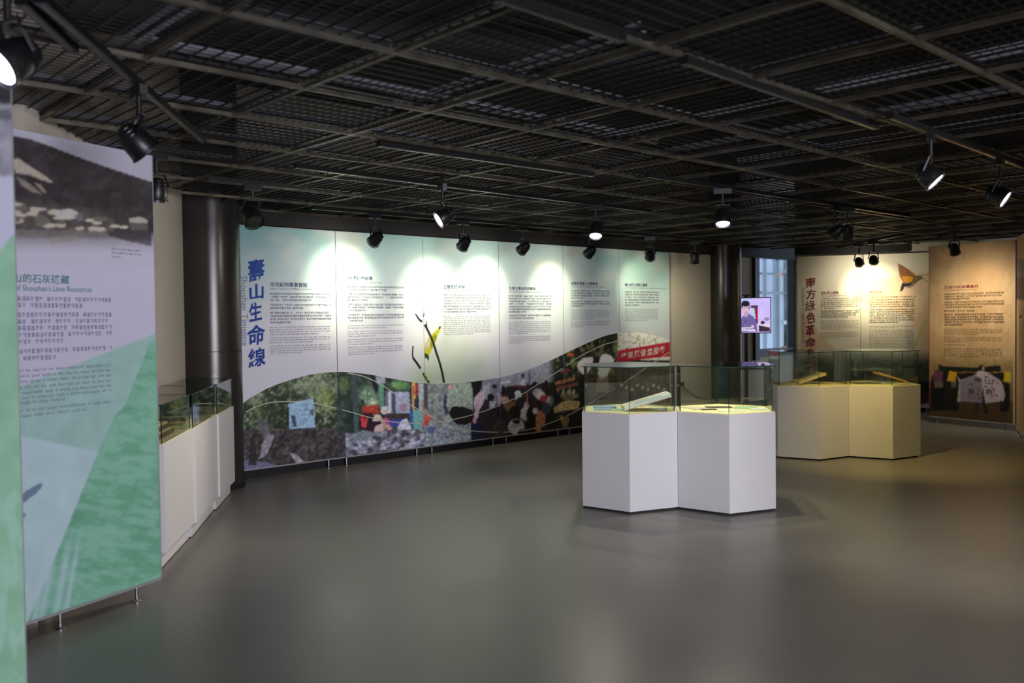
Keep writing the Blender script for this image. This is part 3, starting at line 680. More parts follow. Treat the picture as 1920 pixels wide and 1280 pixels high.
# calligraphy title
def f(mb):
    for ch, x0, x1, y0, y1 in (('壽', 464, 496, 484, 529), ('山', 467, 494, 531, 561), ('生', 466, 491, 566, 604), ('命', 463.5, 497, 608, 647), ('線', 464.5, 498, 651.6, 690)):
        text_px(mb, PW, ch, x0, x1, y0, y1, bold=.024, shear=.16, rough=.06)
on(MU[0], PW, f, 'calligraphy_title', 'txt_blue')
def f(mb):
    s0, zt = PW.sz(451, 517); _, zb = PW.sz(451, 648); s1, _ = PW.sz(463, 517); text_box(mb, PW, 'Shoushan Timeline', s0, s1, zb, zt, rot=True)
on(MU[0], PW, f, 'vertical_title', 'txt_grey', kind='stuff')
BODY = [
 (0, '半世紀的軍事管制', (506, 575.5, 528.5, 537.5), 'Half a Century of Military Control', (506, 583, 539, 543.5), (505.6, 619.5), [548.5, 554.5, 560.5, 569.5, 575.5, 584.5, 590.5, 596.5, 602.5], [612, 616.4, 620.8, 625.6, 632, 636.4, 641, 647.5, 652, 656.4, 660.6], 3.9),
 (1, '探求城市秘境', (652, 698, 517, 524.5), "Discover the City's Secret Place", (652, 716, 526.7, 531), (651.5, 755), [535.5, 541, 549.5, 555, 560.5, 569, 574.5, 580, 588.5, 594, 599.5], [609, 613.4, 620, 624.4, 629, 635, 639.5, 644, 650, 654.4, 658.8, 663], 3.7),
 (2, '生態危機浮現', (831, 871, 533.5, 541), 'Emergence of an Ecological Crisis', (831, 896, 542.3, 546), (831, 919.5), [551, 556.4, 561.8, 567, 572.4, 577.6, 583], [592+3.72*k for k in range(10)], 3.5),
 (3, '生態文學自然的歌詠', (954, 1004, 537, 543.5), 'Singing the Praises of Nature in Literature', (954, 1017, 545, 548.7), (953.5, 1032), [553, 558, 563, 568, 573, 578, 583, 590, 595], [602.5, 606, 609.7, 613.4, 617, 620.8, 624.4, 630.6, 634.2, 638, 641.6], 3.3),
 (4, '興建步道導入生態教育', (1070.5, 1120, 527.5, 534), 'Opening Trails to Introduce Ecological Education', (1070.5, 1136, 535.4, 538.6), (1070.3, 1141.5), [543.4, 548, 552.5, 557, 563.6, 568, 572.4], [580.5, 583.8, 587, 590.3, 593.6, 597, 601.6, 605, 608.3, 611.6], 3.0),
 (5, '壽山自然公園設立籌備', (1171.5, 1213, 530.5, 536.4), 'The Founding of Shoushan Nature Park Preparatory Office', (1171.5, 1248, 538, 541), (1171.3, 1234), [545.5, 550.5, 555.5, 560.5, 565.5, 570.5], [578.5, 582, 585.4, 589, 592.4, 596, 599.6], 3.0)]
for i, hd, hb, en, eb, (x0, x1), zh, el, hp in BODY:
    on(MU[i], PW, lambda mb: text_px(mb, PW, hd, *hb, bold=.012), 'heading', 'txt_navy')
    on(MU[i], PW, lambda mb: text_px(mb, PW, en, *eb), 'subheading', 'txt_grey')
    on(MU[i], PW, lambda mb: body_text(mb, PW, x0, x1, zh, hp, True, i), 'body_text', 'txt_body', kind='stuff')
    on(MU[i], PW, lambda mb: body_text(mb, PW, x0, x1, el, hp*.66, False, i+50), 'body_text', 'txt_body', kind='stuff')
# thin pale curves across the photographs, cut at the board edges
C1 = dense([(460, 772), (480, 762), (505, 754.5), (530, 752.5), (560, 753), (590, 756), (628, 764.5), (660, 773), (700, 784), (740, 791), (780, 793), (820, 791), (850, 786), (890, 776), (935, 760), (975, 741), (1010, 719), (1055, 690), (1080, 672), (1110, 656), (1135, 645), (1159, 639)], 5)
C2 = dense([(652, 699), (680, 705), (710, 718), (740, 738), (770, 759), (800, 776), (830, 792), (860, 803), (890, 808), (935, 810), (970, 808), (1000, 803), (1030, 793), (1055, 783), (1093, 763), (1130, 741), (1170, 717), (1210, 690), (1254, 660)], 5)
for pts in (C1, C2):
    S = [PW.sz(*p)[0] for p in pts]
    for i in range(6):
        seg = [p for p, s in zip(pts, S) if mural_s[i] + .01 < s < mural_s[i+1] - .01]
        if len(seg) > 2: on(MU[i], PW, lambda mb: flat_line(mb, PW, seg, 1.5, .004), 'printed_curve', 'line')
# banner lettering
on(MU[5], PW, lambda mb: [text_px(mb, PW, ch, 1164+k*12.2, 1174.5+k*12.2, 660.5-k*2.05, 673.5-k*1.5, bold=.03, shear=.12) for k, ch in enumerate('步道與音樂的饗')], 'banner_lettering', 'txt_white')
# twig and bird
M_tw = mat('ink_twig', (42, 32, 34), .6); M_bird = mat('ink_bird_yellow', (196, 190, 40), .6, noise=(60, .25)); M_bird2 = mat('ink_bird_belly', (206, 190, 160), .6, noise=(60, .2)); M_bd = mat('ink_bird_dark', (54, 66, 30), .6)
def f(mb):
    flat_line(mb, PW, dense([(778.5, 588), (786, 598), (797, 609), (805, 626), (812, 643), (818, 662), (824, 680), (829, 700), (832, 718)], 4), [2]+[4]*31 + [4.4], .0062)
    flat_line(mb, PW, dense([(795, 587), (792, 595), (787, 600)], 4), 1.9, .0062); flat_line(mb, PW, [(799, 602), (800, 612)], 1.4, .0062)
    flat_line(mb, PW, dense([(774, 648), (773.5, 668), (784, 684), (795, 700), (804, 717)], 4), [2]*6 + [4]*11, .0062)
on(MU[2] if False else MU[1], PW, lambda mb: flat_line(mb, PW, dense([(774, 648), (773.5, 668), (781, 680), (788, 690.5)], 4), [2.2]*5+[3.8]*8, .0062), 'printed_twig', 'txt_black')
# the bird straddles nothing: it sits right of the faint joint
def f(mb):
    flat_line(mb, PW, dense([(796, 608), (805, 626), (812, 643), (818, 662), (824, 680), (829, 700), (832, 717)], 4), [3.8]*24+[4.6], .0062)
    flat_line(mb, PW, [(799, 602), (800, 612)], 1.4, .0062); flat_line(mb, PW, [(795, 587), (793, 594)], 1.9, .0062)
    flat_line(mb, PW, [(793, 699), (804, 717)], 4.2, .0062)
mb = MB(); f(mb); mb.build('printed_twig', M_tw, MU[2])
on(MU[1], PW, lambda mb: (flat_line(mb, PW, dense([(778.5, 588), (785, 598), (791, 603)], 4), [2, 2, 2.6, 2.8, 3, 3.2, 3.4, 3.6, 3.6], .0062)), 'printed_twig', 'txt_black')
flat_poly('printed_bird', MU[2], PW, [(823, 612), (826, 612), (825, 619), (820, 628), (817, 640), (812, 650), (806, 662), (801, 672), (797, 668), (796, 658), (797, 645), (802, 634), (810, 626), (817, 620)], M_bird, .005)
flat_poly('printed_bird_breast', MU[2], PW, [(797.5, 648), (801, 638), (807, 634), (809, 642), (804, 652), (799, 656)], M_bird2, .0056)
flat_poly('printed_bird_wing', MU[2], PW, [(807, 634), (815, 626), (819, 630), (814, 643), (809, 652), (806, 646)], mat('ink_bird_olive', (138, 142, 34), .6), .0058)
mb = MB(); flat_line(mb, PW, [(794.5, 700), (803, 714)], 1.4, .007); mb.build('printed_lichen', M_bird, MU[2])
flat_poly('printed_bird_head', MU[2], PW, [(796, 661), (800, 663), (804, 668), (803, 677), (800, 671), (796, 670)], M_bd, .0058)
flat_poly('printed_bird_tail', MU[2], PW, [(822, 616), (823.5, 611), (826.5, 612), (824, 618)], M_bd, .0058)

# ---- left boards
def left1(x, y):
    A = Art(x, y); A.c = A.c + np.array((214, 210, 226.))
    A.c = A.c + (np.clip((y-520)/150, 0, 1)*-6)[..., None]
    ridge = np.interp(x, [-80, 22, 60, 100, 120, 155, 200, 284, 300], [244, 254, 262, 276, 284, 297, 313, 341, 346])
    A.fill(y < ridge, (196, 192, 204), 3, 30)
    mt = (y >= ridge) & (y < 440); A.fill(mt, (62, 56, 58), 14, 20, 3); 
    tx = fbm(x, y, 14, 5, 3); A.fill(mt & (tx > .58), (86, 78, 78), 10, 5, 3, .5)
    for pts, c in (([(22, 300), (34, 296), (46, 305), (70, 320), (88, 332), (100, 343), (80, 338), (56, 328), (30, 324)], (190, 178, 162)), ([(30, 330), (46, 338), (66, 352), (78, 364), (60, 360), (40, 348)], (150, 136, 124)), ([(64, 342), (76, 346), (88, 362), (82, 362)], (160, 146, 134))):
        A.poly(pts, c, 20, 6, 8)
    A.fill((y > 366+(x-22)*.16) & (y < 446) & (x < 215), (120, 108, 100), 40, 9, 11, .55*np.clip((y-360-(x-22)*.16)/22, 0, 1))
    r = random.Random(4)
    for q in range(34):
        cx = 24 + r.random()*170; cy = 390 + (cx-22)*.17 + r.uniform(-10, 24); A.ell(cx, cy, r.uniform(6, 15), r.uniform(2, 5), (206, 196, 176) if r.random() < .6 else (120, 112, 104), 16, 4, q)
    A.ell(125, 402, 22, 10, (206, 204, 192), 14, 4, 3); A.poly([(140, 404), (152, 398), (158, 412), (146, 416)], (120, 118, 124))
    A.poly([(243, 409), (262, 406), (276, 412), (276, 418), (242, 417)], (196, 188, 170)); A.poly([(242, 417), (277, 418), (277, 434), (246, 432)], (110, 104, 98), 6)
    for cx, cy in ((168, 413), (182, 418), (215, 424), (232, 426), (150, 428), (190, 430)): A.ell(cx, cy, 9, 3, (214, 204, 184), 10, 4)
    wt = (y > 430 + (x-22)*.02); t = np.clip((y-432)/44, 0, 1)
    A.fill(wt & (y < 480), (132, 124, 124), 16, 12, 9, (1-t)*1.0)
    A.poly([(200, 434), (284, 430), (284, 462), (240, 452), (205, 442)], (74, 68, 72), 12, 5, 3, .9); A.poly([(88, 446), (140, 440), (146, 452), (96, 458)], (160, 150, 140), 22, 4, 3, .8)
    t2 = np.clip((y-446)/42, 0, 1)*(y < 2000); fade = np.where(y < 500, t2, 0); A.fill(np.ones(x.shape), (212, 208, 222), 0, 3, 1, np.where(y < 500, fade, 0))
    # green landscape
    dg = 730 - (x-22)*.392
    A.fill(y > dg, (166, 200, 192), 12, 30, 21)
    A.fill((y > dg) & (y > 812 + (x-22)*.22), (186, 212, 214), 8, 40, 22)
    bx = np.interp(y, [640, 760, 780, 846, 1000, 1171], [282, 234, 215, 184, 122, 49])
    gr = (y > 640) & (x > bx); A.fill(gr, (126, 184, 154), 20, 42, 23)
    st = fbm(x*.7 + y*.5, y*2.2 - x*.4, 22, 25, 3); A.fill(gr & (st > .56), (146, 200, 176), 8, 8, 3, .6); A.fill(gr & (st < .38), (104, 168, 132), 8, 8, 3, .55)
    for cx, w_ in ((130, 7), (148, 5), (104, 8), (92, 5)): A.fill(np.ones(x.shape), (190, 214, 220), 4, 20, 3, .75*np.exp(-((x-(cx-(y-1010)*.18))/w_)**2)*np.clip((y-990)/60, 0, 1))
    A.poly([(35, 938), (46, 922), (62, 912), (80, 904), (78, 914), (66, 926), (48, 940), (36, 946)], (118, 134, 158), 6); A.ell(42, 966, 7, 5, (112, 130, 158))
    return A.out()
s_l, _ = PL.sz(24, 238); s_r, _ = PL.sz(284.5, 292)
e = board('timeline_panel', PL, s_l - .25, s_r, 'large left board with old mountain photo above green landscape, beside the left cases', [s_r - .17, s_l + .2])
grid_print('print', e, PL, s_l-.248, s_r-.002, ZB+.012, ZT-.002, 2.0, left1)
on(e, PL, lambda mb: text_px(mb, PL, '山的石灰礦藏', 23, 129, 511.5, 529.5, bold=.008), 'heading', 'txt_teal')
on(e, PL, lambda mb: text_px(mb, PL, "of Shoushan's Lime Resources", 27, 171, 533, 544.5), 'subheading', 'txt_teal')
on(e, PL, lambda mb: body_text(mb, PL, 23, 207, [555, 567.5, 585.5, 598.5, 611, 624, 637, 655, 668.5], 9, True, 5), 'body_text', 'txt_soft', kind='stuff')
on(e, PL, lambda mb: body_text(mb, PL, 24, 208, [692, 702.5, 713, 724, 734.5, 744, 753.5, 768, 778.5], 6, False, 6), 'body_text', 'txt_soft', kind='stuff')
on(e, PL, lambda mb: body_text(mb, PL, 208, 264, [464, 471, 478], 4, False, 7), 'caption_text', 'txt_grey', kind='stuff')
an = math.atan2(PL.e[1], PL.e[0])
MB().box(PL.P(s_r-.001, (ZB+ZT)/2, -.012), .006, .034, ZT-ZB, an).build('side_edging', MAT['alu'], e)
def left0(x, y):
    A = Art(x, y); A.c = A.c + np.array((206, 206, 224.)); A.fill(y < 195, (66, 62, 66), 12, 14, 3); A.fill((y >= 195) & (y < 330), (158, 158, 168), 34, 16, 5)
    A.fill((y > 205) & (y < 225) & (x < 24), (96, 94, 104), 12, 6, 2, .7); A.fill(y > 470 - x*1.2, (152, 200, 166), 14, 40, 8)
    A.fill((y > 900) & (fbm(x*3, y, 60, 4, 3) > .55), (176, 216, 196), 6, 20, 2, .6); return A.out()
s_r0, _ = PL0.sz(19, 150)
e = board('timeline_panel', PL0, s_r0 - .95, s_r0, 'nearest board at the left frame edge, with pale green print', [s_r0-.12, s_r0-.8])
grid_print('print', e, PL0, s_r0-.6, s_r0-.002, ZB+.012, ZT-.002, 4, left0)
MB().box(PL0.P(s_r0+.001, (ZB+ZT)/2, -.001), .006, .01, ZT-ZB, an).build('side_edging', MAT['alu'], e)
MB().box(PL0.P(s_r0+.001, (ZB+ZT)/2, -.029), .006, .01, ZT-ZB, an).build('side_edging', MAT['alu'], e)
for z in (2.1, 1.95, 1.8): MB().box(PL0.P(s_r0+.006, z, -.015), .008, .012, .03, an).build('edge_clip', MAT['steel'], e)

# ---- right boards
def right1(x, y):
    A = Art(x, y); A.c = A.c + np.array((222, 212, 188.)); A.c = A.c + ((fbm(x, y, 40, 3, 3)-.5)*14)[..., None]
    A.poly([(1600, 560), (1600, 528), (1742, 508), (1746, 760), (1720, 620), (1700, 590)], (232, 198, 160), 10, 20, 4, .9)
    A.poly([(1500, 580), (1530, 616), (1566, 655), (1500, 655)], (206, 168, 132), 8, 20, 4, .6)
    A.poly([(1712, 606), (1742, 560), (1746, 700), (1728, 640)], (232, 190, 150), 8, 20, 4, .7)
    t = np.clip((y-655)/28, 0, 1); g = (y > 655)
    A.fill(g, (64, 68, 56), 44, 9, 6, t)
    A.fill((y > 715), (30, 28, 28), 16, 6, 7, .9)
    for q, (cx, w_, y0, y1) in enumerate(((1473, 22, 668, 712), (1522, 7, 676, 700), (1531, 3, 680, 706), (1568, 9, 668, 716), (1604, 4, 672, 706))):
        A.poly([(cx-w_/2, y0), (cx+w_/2, y0+1), (cx+w_/1.6, y1), (cx-w_/1.6, y1)], (150, 146, 124), 10, 4, q, .9)
    A.poly([(1728, 740), (1746, 738), (1746, 755), (1728, 756)], (70, 34, 30), 14, 3, 3); A.fill((y > 757), (150, 156, 170), 6)
    # pale sprig
    for q in range(9):
        cy = 600 + q*6.5; cx = 1736 - q*2.6; A.ell(cx, cy, 2.6, 3, (196, 196, 122)); A.ell(cx-4, cy+3, 3, 2, (204, 200, 130))
    return A.out()
s0, _ = PR1.sz(1494, 481); s1, _ = PR1.sz(1757, 472)
sm = PR1.sz(1613.5, 480)[0]
rb = []
for k, (a, b, lb) in enumerate(((s0, sm-.002, 'cream board with crimson calligraphy right of the narrow window'), (sm+.002, s1, 'cream board printed with an orange hovering moth, behind the rear cases'))):
    e = board('revolution_panel', PR1, a, b, lb, [a+.15, b-.15]); rb.append(e)
    grid_print('print', e, PR1, a+.002, b-.002, ZB+.012, ZT-.002, 1.7, right1)
def f(mb):
    for ch, x0, x1, y0, y1 in (('南', 1511, 1529, 520, 540), ('方', 1511, 1529.5, 542, 562), ('綠', 1509.6, 1528.5, 563, 584), ('色', 1512, 1528.5, 585, 606), ('革', 1510.5, 1527, 608, 630), ('命', 1509, 1530, 632, 651), ('興', 1513, 1530, 653, 674), ('潮', 1511, 1530, 676, 697)):
        text_px(mb, PR1, ch, x0, x1, y0, y1, bold=.008 if ch == '綠' else .024, shear=.14, rough=.06)
on(rb[0], PR1, f, 'calligraphy_title', 'txt_red')
def f(mb):
    a, zt = PR1.sz(1503, 539); _, zb = PR1.sz(1503, 645); b, _ = PR1.sz(1509.5, 539); text_box(mb, PR1, 'Southern Green Revolution', a, b, zb, zt, rot=True)
on(rb[0], PR1, f, 'vertical_title', 'txt_grey', kind='stuff')
for e, hd, hb, en, eb, x0, x1, zh, el in ((rb[0], '我愛柴山運動', (1539, 1572, 546.3, 552.3), 'The Love Chaishan Movement', (1539, 1588, 553.3, 555.8), 1539, 1610, [558.5, 562.2, 566, 569.6, 573.3, 577, 582, 585.7, 589.3, 593], [600, 602.7, 605.4, 608, 610.8, 613.5, 616.2, 622, 624.7, 627.4, 630, 632.6]),
        (rb[1], '綠色伙伴', (1630, 1653, 545.3, 550), 'Green Partners', (1630, 1656, 551.6, 554.2), 1630, 1714, [556, 561, 565.6, 569.7, 573.6, 579.4, 583.6, 587.5, 591.2, 595, 598.8, 602.8], [610.5, 613.2] + [617.8 + 2.75*k for k in range(15)])):
    on(e, PR1, lambda mb: text_px(mb, PR1, hd, *hb, bold=.012), 'heading', 'txt_red'); on(e, PR1, lambda mb: text_px(mb, PR1, en, *eb), 'subheading', 'txt_red')
    on(e, PR1, lambda mb: body_text(mb, PR1, x0, x1, zh, 2.7, True, 31), 'body_text', 'txt_brown', kind='stuff'); on(e, PR1, lambda mb: body_text(mb, PR1, x0, x1, el, 1.8, False, 32), 'body_text', 'txt_brown', kind='stuff')
# moth (Z = the 1480,440 close-up, scale 4.364)
Z = lambda pts: [(1480 + a/4.364, 440 + b/4.364) for a, b in pts]
mo = mat('ink_moth_wing', (150, 96, 50), .6, noise=(30, .3)); mo2 = mat('ink_moth_orange', (232, 158, 30), .6); mo3 = mat('ink_moth_body', (122, 108, 68), .6, noise=(50, .3)); mo4 = mat('ink_moth_dark', (44, 38, 44), .6)
flat_poly('printed_moth_wing', rb[1], PR1, Z([(887, 232), (930, 255), (985, 290), (1020, 320), (1040, 345), (1010, 380), (960, 400), (930, 385), (905, 340), (895, 290)]), mo, .005)
flat_poly('printed_moth_wing_glow', rb[1], PR1, Z([(925, 340), (970, 335), (1015, 350), (1000, 382), (955, 395), (935, 372)]), mo2, .0056)
flat_poly('printed_moth_body', rb[1], PR1, Z([(1030, 335), (1070, 332), (1098, 355), (1060, 375), (1020, 405), (980, 425), (965, 405), (1005, 380)]), mo3, .006)
flat_poly('printed_moth_tail', rb[1], PR1, Z([(925, 390), (960, 398), (1005, 392), (985, 420), (940, 425), (930, 450), (905, 468), (912, 430)]), mo4, .0064)
mb = MB(); flat_line(mb, PR1, Z([(1075, 335), (1138, 320)]), .7, .0062); flat_line(mb, PR1, Z([(1095, 358), (1136, 388)]), .6, .0062); flat_line(mb, PR1, Z([(955, 432), (1000, 426), (1020, 408)]), .8, .0068); mb.build('printed_moth_antennae', mo4, rb[1])
def right2(x, y):
    A = Art(x, y); A.c = A.c + np.array((212, 172, 128.)); n = fbm(x, y*.7, 26, 3, 4); A.c = A.c + ((n-.5)*30)[..., None]
    A.fill(fbm(x, y*.5, 16, 8, 3) > .6, (226, 194, 152), 8, 6, 4, .5)
    # photograph at the foot (W = 1740,640 close-up, scale 8)
    W = lambda pts: [(1740 + a/8, 640 + b/8) for a, b in pts]
    t = np.clip((y-664)/20, 0, 1); A.fill((y > 664), (150, 122, 84), 30, 6, 11, t*.7)
    gz = (y > 664) & (y < 690) & (x > 1780) & (x < 1870); A.fill(gz & (fbm(x*3, y*.6, 8, 14, 2) > .5), (176, 160, 96), 20, 3, 3, .5)
    t = np.clip((y-705)/30, 0, 1); A.fill(y > 705, (98, 72, 46), 14, 8, 13, t*np.clip((1902-x)/16, 0, 1))
    A.fill((y > 752) & (x < 1900), (84, 64, 42), 8, 8, 15, .8)
    A.poly(W([(150, 340), (230, 370), (420, 380), (700, 390), (860, 375), (1085, 355), (1100, 450), (900, 460), (600, 470), (300, 460), (170, 430)]), (26, 36, 30), 6, 4, 3)
    A.poly(W([(430, 470), (1140, 465), (1140, 640), (440, 640)]), (30, 28, 22), 12, 4, 3); A.poly(W([(300, 455), (1135, 458), (1135, 470), (300, 468)]), (170, 120, 60), 24, 2, 3)
    A.poly(W([(40, 600), (100, 430), (240, 420), (470, 520), (460, 1030), (30, 1040)]), (34, 28, 26), 14, 6, 3)
    A.poly(W([(90, 600), (230, 600), (230, 690), (100, 690)]), (120, 108, 92), 16, 4, 3); A.poly(W([(340, 600), (430, 600), (420, 690), (350, 690)]), (104, 100, 96), 14, 4, 3)
    A.poly(W([(85, 445), (222, 442), (210, 610), (92, 600)]), (128, 72, 104), 6); A.poly(W([(318, 445), (440, 455), (405, 608), (285, 590)]), (230, 176, 40), 8)
    A.poly(W([(1140, 460), (1245, 465), (1238, 612), (1135, 600)]), (222, 200, 44), 6)
    A.poly(W([(1150, 610), (1220, 610), (1230, 800), (1215, 1050), (1140, 1050), (1080, 1050), (1080, 880)]), (28, 24, 26), 8, 4, 3)
    A.poly(W([(60, 690), (230, 690), (250, 1020), (60, 1020)]), (20, 18, 20), 6)
    A.poly(W([(440, 520), (490, 580), (700, 500), (780, 470), (830, 450), (870, 455), (1000, 530), (1100, 600), (1130, 700), (1155, 800), (1130, 900), (1080, 880), (1080, 900), (860, 925), (820, 790), (810, 920), (700, 912), (480, 900), (440, 900), (470, 620)]), (206, 192, 206), 10, 12, 3)
    A.poly(W([(490, 590), (700, 500), (810, 560), (815, 918), (480, 895)]), (150, 138, 158), 8, 10, 3); A.poly(W([(470, 620), (490, 590), (480, 895), (440, 900)]), (196, 186, 176))
    A.poly(W([(820, 610), (840, 800), (862, 925), (905, 1080), (840, 1070), (815, 900)]), (40, 34, 32)); A.poly(W([(700, 912), (770, 918), (760, 1080), (705, 1075)]), (54, 48, 46))
    A.ell(1740+800/8, 640+395/8, 5.2, 6.2, (24, 20, 22)); A.ell(1740+826/8, 640+405/8, 2.2, 4, (206, 160, 124))
    A.poly(W([(720, 470), (760, 440), (830, 440), (870, 460), (810, 500), (740, 495)]), (214, 206, 206))
    for cx, cy in ((645, 640), (750, 800), (700, 830), (620, 825), (770, 850), (875, 535), (860, 580), (990, 585), (1040, 625), (960, 690), (960, 830), (1025, 810), (870, 670)): A.ell(1740+cx/8, 640+cy/8, 3.4 if cx % 20 else 2, 1.5, (140, 34, 70))
    A.fill(x > 1899, (218, 180, 138), 6, 8)
    return A.out()
s0, _ = PR2.sz(1742.5, 460); s1, _ = PR2.sz(1904.5, 445)
e = board('mining_panel', PR2, s0, s1, 'tan board showing a protest photo with white cloth banner at its foot', [s0+.12, s1-.14])
grid_print('print', e, PR2, s0+.002, s1-.002, ZB+.012, ZT-.002, 1.4, right2)
MB().box(PR2.P(s0-.001, (ZB+ZT)/2, -.012), .006, .034, ZT-ZB, math.atan2(PR2.e[1], PR2.e[0])).build('side_edging', mat('red_edge', (126, 30, 30), .5), e)
on(e, PR2, lambda mb: text_px(mb, PR2, '終結70年採礦歲月', 1771, 1834, 535.6, 541.6, bold=.012), 'heading', 'txt_red')
on(e, PR2, lambda mb: text_px(mb, PR2, 'The End of 70 Years of Mining', 1771, 1831, 543, 546), 'subheading', 'txt_red')
on(e, PR2, lambda mb: body_text(mb, PR2, 1771, 1880, [550, 554.6, 559, 565.2, 569.8, 574.4, 581.4, 588, 592.8, 597.4, 602.2, 607], 3.4, True, 41), 'body_text', 'txt_brown', kind='stuff')
on(e, PR2, lambda mb: body_text(mb, PR2, 1771, 1880, [615.5, 618.5, 621.4, 624.4, 630, 633, 636, 639, 644.5, 650.6, 653.5, 656.5, 659.5, 662.4, 665.4], 2.1, False, 42), 'body_text', 'txt_brown', kind='stuff')
def f(mb):
    for ch, a, b, c, d in (('柴', 700, 800, 535, 600), ('山', 865, 970, 560, 640), ('救', 865, 975, 705, 790), ('救', 610, 700, 700, 785)): text_px(mb, PR2, ch, 1740+a/8, 1740+b/8, 640+c/8, 640+d/8, off=.0045)
    text_px(mb, PR2, '!', 1740+985/8, 1740+1000/8, 640+695/8, 640+780/8, off=.0045)
    text_px(mb, PR2, '!', 1740+755/8, 1740+768/8, 640+700/8, 640+780/8, off=.0045)
on(e, PR2, f, 'banner_lettering', 'txt_black')
def right3(x, y):
    A = Art(x, y); A.c = A.c + np.array((214, 176, 132.)); A.c = A.c + ((fbm(x*3, y, 30, 6, 3)-.5)*22)[..., None]
    A.fill((y > 485) & (y < 562), (96, 76, 84), 20, 10, 3); A.fill((y > 485) & (y < 520), (150, 146, 156), 14, 9, 3, .8); return A.out()
s0 = PR3.sz(1906, 600)[0] + .02
e = board('mining_panel', PR3, s0, s0 + 1.1, 'tan board at the right frame edge, seen almost edge-on', [s0+.12, s0+.95])
grid_print('print', e, PR3, s0+.002, s0+1.098, ZB+.012, ZT-.002, 2.5, right3)
on(e, PR3, lambda mb: body_text(mb, PR3, 1911, 1960, [600+k*4.4 for k in range(16)], 2.6, False, 55), 'body_text', 'txt_brown', kind='stuff')
on(e, PR3, lambda mb: text_px(mb, PR3, '礦', 1911, 1917, 590, 597, bold=.01), 'heading', 'txt_red')

# ------------------------------------------------------------------ hexagonal display cases
S6 = .4150 * 1.1; ZP = .808; ZG = 1.185
def hexpts(c, ang, r):  # six corners; first two edges face the viewer
    return [np.array(c) + r*np.array([math.cos(ang + math.radians(-150 + 60*k)), math.sin(ang + math.radians(-150+60*k))]) for k in range(6)]
def pane(parent, a, b, z0, z1, th=.008, name='glass_pane'):
    a = np.array(a); b = np.array(b); d = (b-a)/np.linalg.norm(b-a); n = np.array([-d[1], d[0]])*th/2
    P = [(*(a+n), z0), (*(a-n), z0), (*(b-n), z0), (*(b+n), z0), (*(a+n), z1), (*(a-n), z1), (*(b-n), z1), (*(b+n), z1)]
    mb = MB(); mb.hexa(P); o = mb.build(name, MAT['glass'], parent); me = o.data; me.materials.append(MAT['edge'])
    for i, p in enumerate(me.polygons): p.material_index = 0 if i in (3, 5) else 1
    # big faces are indices 3 and 5 of hexa (sides along the pane)
    ar = sorted(me.polygons, key=lambda p: -p.area)[:2]
    for p in me.polygons: p.material_index = 1
    for p in ar: p.material_index = 0
    return o
def top_pane(parent, poly, z, th=.008):
    o = MB().prism(poly, z, z+th).build('glass_top', MAT['glass'], parent); o.data.materials.append(MAT['edge'])
    ar = sorted(o.data.polygons, key=lambda p: -p.area)[:2]
    for p in o.data.polygons: p.material_index = 1
    for p in ar: p.material_index = 0
    return o
def hexcase(mid, ang, label, group):
    """mid = front middle corner on the floor"""
    c = np.array(mid) + S6*np.array([-math.sin(ang), math.cos(ang)])
    e = empty('hexagonal_display_case', (*c, 0), label, 'display case', group)
    hp = hexpts(c, ang, S6)
    MB().prism(hexpts(c, ang, S6-.03), 0, .02).build('base_recess', MAT['kick'], e)
    MB().prism(hexpts(c, ang, S6-.0015), .018, ZP).build('pedestal', MAT['white'], e)
    MB().prism(hexpts(c, ang, S6-.012), ZP, ZP+.006).build('deck', MAT['deck'], e)
    gi = hexpts(c, ang, S6-.028)
    for k in range(6): pane(e, gi[k], gi[(k+1) % 6], ZP+.006, ZG)
    top_pane(e, hexpts(c, ang, S6-.002), ZG)
    return e, c
# front cluster
mA = at(1182, 964, 0)[:2]; mA2 = at(1368, 967, 0)[:2]; v = mA2-mA; angA = math.atan2(v[1], v[0]); dA = np.array([math.cos(angA), math.sin(angA)])*S6*math.sqrt(3)
cm = (mA+mA2)/2; 
hA, cA = hexcase(cm - dA/2, angA, 'left half of the front pair of white hexagonal glass cases', 'front pair of hexagonal cases')
hB, cB = hexcase(cm + dA/2, angA, 'right half of the front pair of white hexagonal glass cases', 'front pair of hexagonal cases')
mC = at(1536, 864, 0)[:2]; mD = at(1675, 863, 0)[:2]; v = mD-mC; angC = math.atan2(v[1], v[0]); dC = np.array([math.cos(angC), math.sin(angC)])*S6*math.sqrt(3); cm = (mC+mD)/2
hC, cC = hexcase(cm - dC/2, angC, 'left half of the rear pair of hexagonal cases, partly behind the front pair', 'rear pair of hexagonal cases')
hD, cD = hexcase(cm + dC/2, angC, 'right half of the rear pair of hexagonal cases, lit yellow near the tan boards', 'rear pair of hexagonal cases')

